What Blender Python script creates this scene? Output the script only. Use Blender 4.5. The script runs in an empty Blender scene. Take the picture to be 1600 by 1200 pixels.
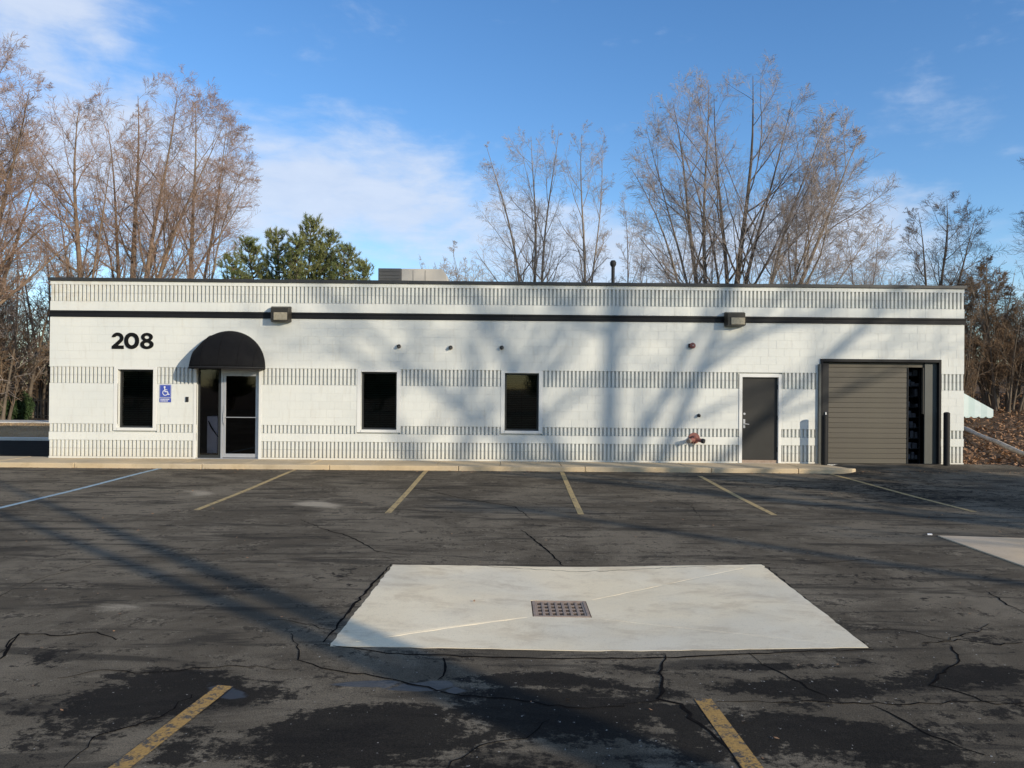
import bpy, bmesh, math, random
import numpy as np
from mathutils import Vector, Matrix, Quaternion

sc = bpy.context.scene
C = sc.collection
R = math.radians

# ------------------------------------------------------------------ camera
F = 1202.0 / 1600.0
CX, CD, CH, YAW, PITCH, ROLL = -0.0619, 19.826, 2.044, 0.00741, 0.0048, 0.00849
cam_d = bpy.data.cameras.new("camera")
cam_d.sensor_width = 36.0
cam_d.lens = 36.0 * F
cam_d.clip_start = 0.1
cam_d.clip_end = 3000
cam = bpy.data.objects.new("camera", cam_d)
C.objects.link(cam)
sc.camera = cam
fw = Vector((math.sin(YAW) * math.cos(PITCH), math.cos(YAW) * math.cos(PITCH), -math.sin(PITCH)))
# the fit has the horizon below/above by PITCH
fw = Vector((math.sin(YAW) * math.cos(PITCH), math.cos(YAW) * math.cos(PITCH), math.sin(PITCH)))
rt = Vector((math.cos(YAW), -math.sin(YAW), 0))
up = rt.cross(fw)
rt2 = rt * math.cos(ROLL) + up * math.sin(ROLL)
up2 = up * math.cos(ROLL) - rt * math.sin(ROLL)
m = Matrix((rt2, up2, -fw)).transposed().to_4x4()
m.translation = Vector((CX, -CD, CH))
cam.matrix_world = m
CAM = Vector((CX, -CD, CH))


def ray(u, v):
    return rt2 * ((u - 800) / 1202.0) - up2 * ((v - 600) / 1202.0) + fw


def G(u, v, z=0.0):
    d = ray(u, v)
    t = (z - CAM.z) / d.z
    p = CAM + d * t
    return (p.x, p.y)


def W(u, v, Y=0.0):
    d = ray(u, v)
    t = (Y - CAM.y) / d.y
    p = CAM + d * t
    return (p.x, p.z)


# ------------------------------------------------------------------ sun, sky, exposure
LDIR = Vector((-1.10, 1.0, -0.44)).normalized()
SUN_EL = math.asin(-LDIR.z)
SUN_AZ = math.atan2(-LDIR.x, -LDIR.y)          # clockwise from +Y
sun_d = bpy.data.lights.new("sun", "SUN")
sun_d.energy = 4.6
sun_d.angle = R(0.53)
sun_d.color = (1.0, 0.885, 0.70)
sun = bpy.data.objects.new("sun", sun_d)
C.objects.link(sun)
sun.rotation_euler = LDIR.to_track_quat('-Z', 'Y').to_euler()
sun.location = (30, -30, 20)

sc.view_settings.view_transform = 'Standard'
sc.view_settings.look = 'None'
sc.view_settings.gamma = 1.0
sc.view_settings.use_curve_mapping = False
sc.view_settings.exposure = 0.0
sc.cycles.max_bounces = 6
sc.cycles.diffuse_bounces = 3
sc.cycles.transparent_max_bounces = 12

world = bpy.data.worlds.new("World")
sc.world = world
world.use_nodes = True


class NT:
    """small helper to write node trees tersely"""
    def __init__(self, tree):
        self.t = tree
        tree.nodes.clear()

    def n(self, typ, **kw):
        nd = self.t.nodes.new(typ)
        ins = kw.pop('ins', None)
        for k, v in kw.items():
            setattr(nd, k, v)
        if ins:
            for k, v in ins.items():
                self.put(nd.inputs[k], v)
        return nd

    def put(self, sock, v):
        if isinstance(v, bpy.types.NodeSocket):
            self.t.links.new(v, sock)
        elif isinstance(v, bpy.types.Node):
            self.t.links.new(v.outputs[0], sock)
        else:
            if sock.type == 'RGBA' and len(v) == 3:
                v = (*v, 1)
            sock.default_value = v

    def math(self, op, a, b=0.0, c=0.0, clamp=False):
        nd = self.t.nodes.new('ShaderNodeMath')
        nd.operation = op
        nd.use_clamp = clamp
        self.put(nd.inputs[0], a)
        self.put(nd.inputs[1], b)
        if op in ('MULTIPLY_ADD', 'SMOOTH_MIN'):
            self.put(nd.inputs[2], c)
        return nd.outputs[0]

    def ss(self, x, lo, hi, a=0.0, b=1.0):
        nd = self.t.nodes.new('ShaderNodeMapRange')
        nd.interpolation_type = 'SMOOTHSTEP'
        self.put(nd.inputs[0], x)
        nd.inputs[1].default_value = lo
        nd.inputs[2].default_value = hi
        nd.inputs[3].default_value = a
        nd.inputs[4].default_value = b
        return nd.outputs[0]

    def mix(self, f, a, b, blend='MIX'):
        nd = self.t.nodes.new('ShaderNodeMix')
        nd.data_type = 'RGBA'
        nd.blend_type = blend
        self.put(nd.inputs[0], f)
        self.put(nd.inputs[6], a)
        self.put(nd.inputs[7], b)
        return nd.outputs[2]

    def noise(self, vec, scale, detail=3, rough=0.55, dist=0.0):
        nd = self.t.nodes.new('ShaderNodeTexNoise')
        nd.inputs['Scale'].default_value = scale
        nd.inputs['Detail'].default_value = detail
        nd.inputs['Roughness'].default_value = rough
        nd.inputs['Distortion'].default_value = dist
        if vec is not None:
            self.put(nd.inputs['Vector'], vec)
        return nd.outputs[0]

    def mapping(self, vec, scale=(1, 1, 1), loc=(0, 0, 0), rot=(0, 0, 0)):
        nd = self.t.nodes.new('ShaderNodeMapping')
        self.put(nd.inputs[0], vec)
        nd.inputs[1].default_value = loc
        nd.inputs[2].default_value = rot
        nd.inputs[3].default_value = scale
        return nd.outputs[0]


def build_world():
    k = NT(world.node_tree)
    out = k.n('ShaderNodeOutputWorld')
    sky = k.n('ShaderNodeTexSky')
    sky.sky_type = 'NISHITA'
    sky.sun_disc = False
    sky.sun_elevation = SUN_EL
    sky.sun_rotation = SUN_AZ
    sky.altitude = 200
    sky.air_density = 1.0
    sky.dust_density = 0.25
    sky.ozone_density = 1.6
    tc = k.n('ShaderNodeTexCoord')
    sep = k.n('ShaderNodeSeparateXYZ', ins={0: tc.outputs['Generated']})
    az = k.math('ARCTAN2', sep.outputs[0], sep.outputs[1])
    el = k.math('ARCSINE', sep.outputs[2])
    comb = k.n('ShaderNodeCombineXYZ', ins={0: az, 1: k.math('MULTIPLY', el, 2.1), 2: 0.0})
    n1 = k.noise(k.mapping(comb.outputs[0], scale=(4.2, 4.2, 1), rot=(0, 0, 0.22)), 1.0, 7, 0.58, 0.25)
    n2 = k.noise(k.mapping(comb.outputs[0], scale=(13, 19, 1), loc=(3.1, 1.7, 0)), 1.0, 5, 0.6, 0.3)
    # cloud banks, in (azimuth, elevation); unseen ones enlarged to whiten the fill light
    banks = [(-0.20, 0.225, 0.18, 0.075, 0.45), (-0.40, 0.29, 0.20, 0.06, 0.22), (-0.62, 0.43, 0.19, 0.10, 0.52),
             (-0.52, 0.20, 0.22, 0.09, 0.30), (0.04, 0.19, 0.16, 0.07, 0.26), (0.38, 0.175, 0.17, 0.06, 0.40), (0.20, 0.15, 0.2, 0.06, 0.24),
             (-0.30, 0.50, 0.13, 0.022, 0.20), (1.4, 0.45, 0.6, 0.35, 0.34), (-1.5, 0.4, 0.6, 0.3, 0.34), (0.3, 1.15, 3.0, 0.28, 0.30),
             (2.7, 0.5, 0.6, 0.4, 0.36), (-2.6, 0.5, 0.7, 0.4, 0.36)]
    tot = None
    for (a, e, ra, re, amp) in banks:
        dx = k.math('MULTIPLY', k.math('SUBTRACT', az, a), 1 / ra)
        dy = k.math('MULTIPLY', k.math('SUBTRACT', el, e), 1 / re)
        d2 = k.math('ADD', k.math('MULTIPLY', dx, dx), k.math('MULTIPLY', dy, dy))
        g = k.math('MULTIPLY', k.math('EXPONENT', k.math('MULTIPLY', d2, -1.0)), amp)
        tot = g if tot is None else k.math('ADD', tot, g)
    dens = k.math('ADD', k.math('MULTIPLY_ADD', n2, 0.30, -0.15), k.math('ADD', n1, tot))
    mask = k.ss(dens, 0.60, 0.98)
    mask = k.math('MULTIPLY', mask, k.ss(sep.outputs[2], 0.0, 0.05))
    mask = k.math('MULTIPLY', mask, 0.86)
    tint = k.n('ShaderNodeHueSaturation', ins={'Saturation': 1.22, 'Value': 1.16, 'Color': sky.outputs[0]})
    warm = k.mix(1.0, tint.outputs[0], (0.93, 1.02, 1.19), 'MULTIPLY')
    cloud = k.mix(n2, (3.9, 4.6, 5.9), (5.3, 5.8, 6.7))
    col = k.mix(mask, warm, cloud)
    bg = k.n('ShaderNodeBackground', ins={'Color': col, 'Strength': 0.148})
    k.t.links.new(bg.outputs[0], out.inputs[0])


build_world()

# ------------------------------------------------------------------ materials
MATS = {}


def pmat(name, col, rough=0.7, metal=0.0, spec=0.5, noise=None, bump=None, coord='Object', rnd=0.0):
    """noise=(scale, amount[, colour2]); bump=(scale, strength, distance)"""
    if name in MATS:
        return MATS[name]
    mt = bpy.data.materials.new(name)
    mt.use_nodes = True
    k = NT(mt.node_tree)
    out = k.n('ShaderNodeOutputMaterial')
    b = k.n('ShaderNodeBsdfPrincipled', ins={'Roughness': rough, 'Metallic': metal, 'Specular IOR Level': spec})
    k.t.links.new(b.outputs[0], out.inputs[0])
    tc = k.n('ShaderNodeTexCoord')
    vec = tc.outputs[coord]
    c = None
    if noise:
        c2 = noise[2] if len(noise) > 2 else tuple(x * 0.6 for x in col)
        nz = k.ss(k.noise(vec, noise[0], 5, 0.62), 0.5 - 0.25, 0.5 + 0.25)
        c = k.mix(k.math('MULTIPLY', nz, noise[1]), col, c2)
    if rnd:
        oi = k.n('ShaderNodeObjectInfo')
        f = k.math('MULTIPLY_ADD', oi.outputs['Random'], rnd, 1 - rnd / 2)
        cc = k.n('ShaderNodeCombineXYZ', ins={0: f, 1: f, 2: f})
        c = k.mix(1.0, c if c is not None else col, cc.outputs[0], 'MULTIPLY')
    k.put(b.inputs['Base Color'], c if c is not None else col)
    if bump:
        nb = k.noise(vec, bump[0], 4, 0.6)
        bp = k.n('ShaderNodeBump', ins={'Height': nb, 'Strength': bump[1], 'Distance': bump[2]})
        k.t.links.new(bp.outputs[0], b.inputs['Normal'])
    MATS[name] = mt
    return mt


def wall_paint():
    mt = bpy.data.materials.new('white_masonry_paint')
    mt.use_nodes = True
    k = NT(mt.node_tree)
    out = k.n('ShaderNodeOutputMaterial')
    geo = k.n('ShaderNodeNewGeometry')
    P = geo.outputs['Position']
    b = k.n('ShaderNodeBsdfPrincipled', ins={'Roughness': 0.75, 'Specular IOR Level': 0.25})
    n1 = k.noise(P, 0.7, 5, 0.6)
    n2 = k.noise(k.mapping(P, scale=(9, 9, 1.2)), 1.0, 4, 0.6)
    c = k.mix(k.ss(n1, 0.35, 0.7), (0.655, 0.655, 0.605), (0.61, 0.618, 0.58))
    c = k.mix(k.math('MULTIPLY', k.ss(n2, 0.52, 0.76), 0.38), c, (0.50, 0.475, 0.41))
    # splash-back dirt along the foot of the wall
    sep = k.n('ShaderNodeSeparateXYZ', ins={0: P})
    foot = k.ss(k.math('ADD', sep.outputs[2], k.math('MULTIPLY_ADD', n2, 0.5, -0.25)), 0.15, 0.55, 1.0, 0.0)
    c = k.mix(k.math('MULTIPLY', foot, 0.40), c, (0.58, 0.52, 0.42))
    # old stains showing through by the upper left corner
    cor = k.math('MULTIPLY', k.ss(sep.outputs[0], -11.8, -9.0, 1.0, 0.0), k.ss(sep.outputs[2], 3.9, 4.4))
    st = k.math('MULTIPLY', cor, k.ss(k.noise(P, 3.5, 4, 0.6), 0.42, 0.62))
    c = k.mix(k.math('MULTIPLY', st, 0.55), c, (0.50, 0.44, 0.34))
    oi = k.n('ShaderNodeObjectInfo')
    f = k.math('MULTIPLY_ADD', oi.outputs['Random'], 0.05, 0.975)
    cc = k.n('ShaderNodeCombineXYZ', ins={0: f, 1: f, 2: f})
    c = k.mix(1.0, c, cc.outputs[0], 'MULTIPLY')
    k.put(b.inputs['Base Color'], c)
    nb = k.noise(P, 55, 4, 0.65)
    bp = k.n('ShaderNodeBump', ins={'Height': nb, 'Strength': 0.5, 'Distance': 0.006})
    k.t.links.new(bp.outputs[0], b.inputs['Normal'])
    k.t.links.new(b.outputs[0], out.inputs[0])
    return mt


def asphalt():
    mt = bpy.data.materials.new('weathered_asphalt')
    mt.use_nodes = True
    k = NT(mt.node_tree)
    out = k.n('ShaderNodeOutputMaterial')
    geo = k.n('ShaderNodeNewGeometry')
    P = geo.outputs['Position']
    da = k.n('ShaderNodeAttribute', attribute_name='dark').outputs['Fac']
    pa = k.n('ShaderNodeAttribute', attribute_name='pale').outputs['Fac']
    ta = k.n('ShaderNodeAttribute', attribute_name='damp').outputs['Fac']
    nbig = k.noise(P, 0.45, 8, 0.68, 0.7)
    nmid = k.noise(k.mapping(P, scale=(1.0, 2.0, 1)), 1.6, 7, 0.68, 0.6)
    nstr = k.noise(k.mapping(P, scale=(0.5, 2.6, 1), rot=(0, 0, 0.12)), 1.2, 6, 0.65, 0.5)
    nfin = k.noise(P, 7.0, 6, 0.72)
    nagg = k.noise(P, 110, 3, 0.7)
    ngrt = k.noise(P, 24, 4, 0.75)
    base = k.mix(k.ss(nbig, 0.40, 0.62), (0.080, 0.067, 0.050), (0.150, 0.127, 0.095))
    base = k.mix(k.math('MULTIPLY', k.ss(nmid, 0.52, 0.72), 0.65), base, (0.225, 0.19, 0.140))
    base = k.mix(k.math('MULTIPLY', k.ss(nstr, 0.50, 0.62), 0.75), base, (0.034, 0.030, 0.025))
    # seal coat left behind, and tree shade painted in: sharp edged dark tone
    dd = k.math('ADD', k.math('ADD', da, k.math('MULTIPLY_ADD', nmid, 1.5, -0.75)), k.math('MULTIPLY_ADD', nfin, 1.6, -0.8))
    dd = k.math('ADD', dd, k.math('MULTIPLY_ADD', ngrt, 0.9, -0.45))
    dmask = k.ss(dd, 0.44, 0.72)
    base = k.mix(k.math('MULTIPLY', dmask, 0.92), base, (0.013, 0.012, 0.011))
    # flecks of seal coat all over
    fl = k.ss(k.math('ADD', k.math('MULTIPLY_ADD', ngrt, 0.5, k.math('MULTIPLY_ADD', nfin, 0.8, -0.15)), k.math('MULTIPLY_ADD', nmid, 0.7, -0.35)), 0.57, 0.62)
    base = k.mix(k.math('MULTIPLY', fl, 0.70), base, (0.024, 0.021, 0.018))
    pp = k.ss(k.math('ADD', pa, k.math('MULTIPLY_ADD', nmid, 1.0, -0.5)), 0.45, 0.9)
    base = k.mix(k.math('MULTIPLY', pp, 0.75), base, (0.36, 0.31, 0.235))
    base = k.mix(k.ss(nagg, 0.35, 0.75), base, k.mix(1.0, base, (1.75, 1.70, 1.60), 'MULTIPLY'))
    base = k.mix(k.ss(nagg, 0.5, 0.25), base, k.mix(1.0, base, (0.62, 0.62, 0.62), 'MULTIPLY'))
    spots = k.ss(k.noise(P, 30, 2, 0.5), 0.715, 0.77)
    base = k.mix(k.math('MULTIPLY', spots, 0.7), base, (0.50, 0.47, 0.42))
    wet = k.ss(k.math('ADD', ta, k.math('MULTIPLY_ADD', nmid, 0.5, -0.25)), 0.30, 0.42)
    base = k.mix(wet, base, k.mix(1.0, base, (0.35, 0.36, 0.40), 'MULTIPLY'))
    b = k.n('ShaderNodeBsdfPrincipled')
    k.put(b.inputs['Specular IOR Level'], k.math('MULTIPLY_ADD', wet, 0.22, 0.05))
    k.put(b.inputs['Base Color'], base)
    rough = k.math('MULTIPLY_ADD', dmask, -0.04, 0.97)
    rough = k.math('SUBTRACT', rough, k.math('MULTIPLY', wet, 0.62))
    k.put(b.inputs['Roughness'], rough)
    hh = k.math('ADD', k.math('MULTIPLY', nagg, 0.45), k.math('MULTIPLY', nfin, 0.55))
    st = k.math('MULTIPLY_ADD', wet, -0.58, 0.6)
    bp = k.n('ShaderNodeBump', ins={'Height': hh, 'Strength': st, 'Distance': 0.012})
    k.t.links.new(bp.outputs[0], b.inputs['Normal'])
    k.t.links.new(b.outputs[0], out.inputs[0])
    return mt


def line_paint(name, col, wear):
    mt = bpy.data.materials.new(name)
    mt.use_nodes = True
    k = NT(mt.node_tree)
    out = k.n('ShaderNodeOutputMaterial')
    geo = k.n('ShaderNodeNewGeometry')
    P = geo.outputs['Position']
    b = k.n('ShaderNodeBsdfPrincipled', ins={'Roughness': 0.8, 'Specular IOR Level': 0.3})
    n1 = k.noise(P, 9, 6, 0.75)
    n2 = k.noise(P, 60, 3, 0.7)
    w = k.ss(k.math('ADD', n1, k.math('MULTIPLY_ADD', n2, 0.35, -0.175)), wear - 0.05, wear + 0.07)
    c = k.mix(k.ss(n2, 0.3, 0.7), col, tuple(x * 0.72 for x in col))
    c = k.mix(w, c, (0.075, 0.066, 0.055))
    k.put(b.inputs['Base Color'], c)
    bp = k.n('ShaderNodeBump', ins={'Height': n2, 'Strength': 0.5, 'Distance': 0.008})
    k.t.links.new(bp.outputs[0], b.inputs['Normal'])
    k.t.links.new(b.outputs[0], out.inputs[0])
    return mt


def concrete(name, c1, c2, c3, sc1=1.0):
    mt = bpy.data.materials.new(name)
    mt.use_nodes = True
    k = NT(mt.node_tree)
    out = k.n('ShaderNodeOutputMaterial')
    geo = k.n('ShaderNodeNewGeometry')
    P = geo.outputs['Position']
    n1 = k.noise(P, 0.8 * sc1, 6, 0.62, 0.5)
    n2 = k.noise(k.mapping(P, scale=(1, 1.5, 1), rot=(0, 0, 0.5)), 1.7 * sc1, 9, 0.72, 0.35)
    n3 = k.noise(P, 90, 3, 0.7)
    c = k.mix(k.ss(n1, 0.35, 0.7), c1, c2)
    c = k.mix(k.math('MULTIPLY', k.ss(n2, 0.46, 0.68), 0.75), c, c3)
    c = k.mix(k.math('MULTIPLY', k.ss(n3, 0.52, 0.72), 0.45), c, tuple(x * 0.55 for x in c1))
    n4 = k.noise(P, 14, 6, 0.75)
    c = k.mix(k.math('MULTIPLY', k.ss(n4, 0.56, 0.70), 0.35), c, tuple(x * 0.68 for x in c1))
    n5 = k.noise(k.mapping(P, loc=(4, 2, 0)), 0.55, 3, 0.5)
    c = k.mix(k.ss(n5, 0.42, 0.62), c, k.mix(1.0, c, (0.86, 0.89, 0.95), 'MULTIPLY'))
    b = k.n('ShaderNodeBsdfPrincipled', ins={'Roughness': 0.95, 'Specular IOR Level': 0.08, 'Base Color': c})
    hh = k.math('ADD', k.math('MULTIPLY', n3, 0.6), k.math('MULTIPLY', k.noise(P, 34, 4, 0.7), 0.4))
    bp = k.n('ShaderNodeBump', ins={'Height': hh, 'Strength': 0.5, 'Distance': 0.006})
    k.t.links.new(bp.outputs[0], b.inputs['Normal'])
    k.t.links.new(b.outputs[0], out.inputs[0])
    return mt


def bark(name, c1, c2):
    return pmat(name, c1, 0.9, spec=0.15, noise=(2.5, 0.9, c2), bump=(14, 0.6, 0.02))


def glass(name, tint, gloss_rough=0.03):
    mt = bpy.data.materials.new(name)
    mt.use_nodes = True
    k = NT(mt.node_tree)
    out = k.n('ShaderNodeOutputMaterial')
    tr = k.n('ShaderNodeBsdfTransparent', ins={0: tint})
    gl = k.n('ShaderNodeBsdfGlossy', ins={'Color': (1, 1, 1), 'Roughness': gloss_rough})
    fr = k.n('ShaderNodeFresnel', ins={0: 1.45})
    mx = k.n('ShaderNodeMixShader', ins={0: fr, 1: tr, 2: gl})
    k.t.links.new(mx.outputs[0], out.inputs[0])
    return mt


M_wall = wall_paint()
M_asph = asphalt()
M_drive = pmat('shaded_black_asphalt', (0.016, 0.015, 0.014), 0.95, spec=0.03, noise=(1.5, 0.8, (0.028, 0.026, 0.022)), bump=(90, 0.4, 0.008))  # black drive asphalt, darkened further to carry the building's shade
M_pad = concrete('pale_concrete', (0.82, 0.69, 0.475), (0.87, 0.75, 0.54), (0.62, 0.495, 0.33))
M_walk = concrete('tan_concrete', (0.55, 0.425, 0.265), (0.60, 0.475, 0.31), (0.43, 0.33, 0.205), 0.8)
M_apron = concrete('brown_concrete', (0.62, 0.47, 0.30), (0.67, 0.52, 0.35), (0.50, 0.38, 0.25), 0.8)
M_kerbfar = concrete('far_kerb_concrete', (0.60, 0.56, 0.48), (0.66, 0.62, 0.54), (0.45, 0.42, 0.36))
M_yel = line_paint('worn_yellow_paint', (0.43, 0.255, 0.075), 0.53)
M_yel2 = line_paint('faded_yellow_paint', (0.50, 0.36, 0.16), 0.57)
M_blu = line_paint('faded_blue_paint', (0.34, 0.46, 0.52), 0.60)
M_crack = pmat('crack_sealant', (0.010, 0.009, 0.009), 1.0, spec=0.0, noise=(20, 0.6, (0.022, 0.02, 0.018)))  # dark filler of the strips laid along the cracks
M_black = pmat('black_metal_paint', (0.007, 0.007, 0.008), 0.6, spec=0.25, noise=(4, 0.5, (0.014, 0.014, 0.014)))
M_blackm = pmat('matt_black', (0.010, 0.010, 0.011), 0.75, noise=(6, 0.5, (0.02, 0.02, 0.02)))
M_cope = pmat('coping_metal', (0.030, 0.029, 0.028), 0.45, metal=0.2, noise=(3, 0.6, (0.05, 0.048, 0.045)))
M_canvas = pmat('black_canvas', (0.007, 0.007, 0.008), 0.9, spec=0.12, noise=(7, 0.6, (0.011, 0.011, 0.012)), bump=(90, 0.3, 0.004))
M_alu = pmat('aluminium', (0.50, 0.50, 0.51), 0.42, metal=0.55, noise=(5, 0.4, (0.40, 0.40, 0.41)))
M_bronze = pmat('dark_window_frame', (0.020, 0.022, 0.021), 0.5, noise=(5, 0.4, (0.03, 0.03, 0.03)))
M_slatb = pmat('dark_blind_slat', (0.20, 0.23, 0.21), 0.55, noise=(5, 0.4, (0.15, 0.175, 0.16)))
M_steel_door = pmat('grey_steel_door', (0.034, 0.033, 0.030), 0.6, spec=0.25, noise=(2.0, 0.6, (0.026, 0.025, 0.023)), bump=(60, 0.1, 0.002))
M_garage = pmat('taupe_door_slat', (0.100, 0.088, 0.070), 0.6, spec=0.25, noise=(1.3, 0.6, (0.115, 0.104, 0.078)), rnd=0.10)
M_garage_d = pmat('dark_green_grey_panel', (0.070, 0.074, 0.066), 0.6, noise=(3, 0.5, (0.05, 0.053, 0.048)))
M_bronze_lamp = pmat('bronze_lamp_housing', (0.030, 0.026, 0.020), 0.45, metal=0.3, noise=(9, 0.6, (0.06, 0.05, 0.035)))
M_lens = pmat('dusty_lamp_lens', (0.42, 0.36, 0.25), 0.25, noise=(14, 0.7, (0.22, 0.18, 0.12)))
M_red = pmat('faded_red_metal', (0.26, 0.085, 0.065), 0.65, noise=(18, 0.8, (0.14, 0.07, 0.06)))
M_blue = pmat('blue_sign_face', (0.045, 0.075, 0.36), 0.5, noise=(9, 0.3, (0.06, 0.09, 0.34)))
M_white = pmat('white_sign_print', (0.72, 0.72, 0.74), 0.55, noise=(30, 0.2, (0.6, 0.6, 0.62)))
M_whitem = pmat('white_trim_paint', (0.69, 0.685, 0.645), 0.6, noise=(2.0, 0.5, (0.64, 0.63, 0.59)), bump=(50, 0.2, 0.003))
M_num = pmat('black_number_paint', (0.004, 0.004, 0.004), 0.7, spec=0.15, noise=(6, 0.4, (0.012, 0.012, 0.012)))
M_rust = pmat('rusty_cast_iron', (0.24, 0.175, 0.13), 0.85, metal=0.0, noise=(16, 0.9, (0.34, 0.26, 0.20)), bump=(50, 0.5, 0.004))
M_pit = pmat('drain_pit', (0.012, 0.011, 0.010), 0.9, noise=(5, 0.5, (0.02, 0.02, 0.02)))
M_unit_d = pmat('dark_unit_louvre', (0.10, 0.095, 0.09), 0.6, noise=(6, 0.6, (0.06, 0.06, 0.055)))
M_unit = pmat('tan_unit_casing', (0.50, 0.46, 0.40), 0.6, noise=(2.2, 0.6, (0.42, 0.38, 0.32)))
M_mint = pmat('pale_mint_canvas', (0.50, 0.60, 0.58), 0.8, noise=(5, 0.5, (0.44, 0.54, 0.52)))
M_mint2 = pmat('whiter_mint_canvas', (0.58, 0.66, 0.64), 0.8, noise=(5, 0.5, (0.52, 0.60, 0.58)))
M_roof = pmat('roof_gravel', (0.20, 0.19, 0.18), 0.9, noise=(8, 0.7, (0.12, 0.12, 0.11)))
M_pink = pmat('pale_cabinet', (0.75, 0.68, 0.68), 0.6, noise=(3, 0.3, (0.68, 0.60, 0.60)))
M_interior = pmat('dark_interior', (0.012, 0.012, 0.014), 0.9, noise=(2, 0.4, (0.02, 0.02, 0.022)))
M_stock = pmat('boxed_goods', (0.10, 0.10, 0.11), 0.7, noise=(11, 0.8, (0.03, 0.03, 0.035)))
M_glass = glass('tinted_glass', (0.42, 0.46, 0.44))
M_glass3 = glass('clear_sidelight_glass', (0.80, 0.80, 0.82))
M_glass2 = glass('dark_door_glass', (0.10, 0.11, 0.12), 0.02)
B_red = bark('red_brown_bark', (0.23, 0.165, 0.115), (0.13, 0.095, 0.070))
T_red = pmat('red_brown_twigs', (0.40, 0.27, 0.205), 0.85, spec=0.15, noise=(0.5, 0.9, (0.29, 0.205, 0.15)))
B_buff = bark('buff_grey_bark', (0.30, 0.245, 0.185), (0.150, 0.115, 0.085))
T_buff = pmat('buff_grey_twigs', (0.44, 0.375, 0.33), 0.85, spec=0.15, noise=(0.5, 0.9, (0.30, 0.245, 0.21)))
B_dark = bark('dark_grey_bark', (0.175, 0.140, 0.108), (0.085, 0.068, 0.052))
T_dark = pmat('grey_brown_twigs', (0.165, 0.125, 0.095), 0.85, spec=0.15, noise=(0.5, 0.9, (0.105, 0.080, 0.060)))
T_brush = pmat('brown_brush_twigs', (0.27, 0.18, 0.11), 0.85, spec=0.15, noise=(0.6, 0.9, (0.115, 0.078, 0.050)))
M_needle = pmat('pine_needles', (0.115, 0.15, 0.050), 0.6, spec=0.4, noise=(1.3, 0.9, (0.21, 0.21, 0.075)))
M_hedge = pmat('hedge_leaves', (0.045, 0.080, 0.025), 0.65, spec=0.3, noise=(3, 0.9, (0.025, 0.045, 0.018)))
M_leaf = pmat('dead_leaves', (0.42, 0.25, 0.14), 0.8, spec=0.1, noise=(7, 1.0, (0.22, 0.12, 0.07)))
M_soil = pmat('leafy_soil', (0.16, 0.11, 0.07), 0.95, spec=0.1, noise=(1.5, 0.9, (0.085, 0.06, 0.042)), bump=(8, 0.8, 0.05))
M_grass = pmat('winter_grass', (0.46, 0.32, 0.18), 0.95, spec=0.02, noise=(0.8, 0.9, (0.33, 0.22, 0.12)), bump=(25, 0.8, 0.03))
M_blade = pmat('grass_blades', (0.46, 0.33, 0.19), 0.9, spec=0.02, noise=(0.8, 0.9, (0.32, 0.22, 0.12)))
M_timber = pmat('grey_timber', (0.55, 0.49, 0.41), 0.85, noise=(5, 0.8, (0.28, 0.24, 0.19)), bump=(30, 0.5, 0.006))
M_pole = pmat('pole_timber', (0.12, 0.085, 0.06), 0.9, noise=(3, 0.8, (0.08, 0.06, 0.045)), bump=(20, 0.5, 0.01))
M_lampw = pmat('white_globe', (0.85, 0.85, 0.85), 0.4, noise=(3, 0.1, (0.8, 0.8, 0.8)))


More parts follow.
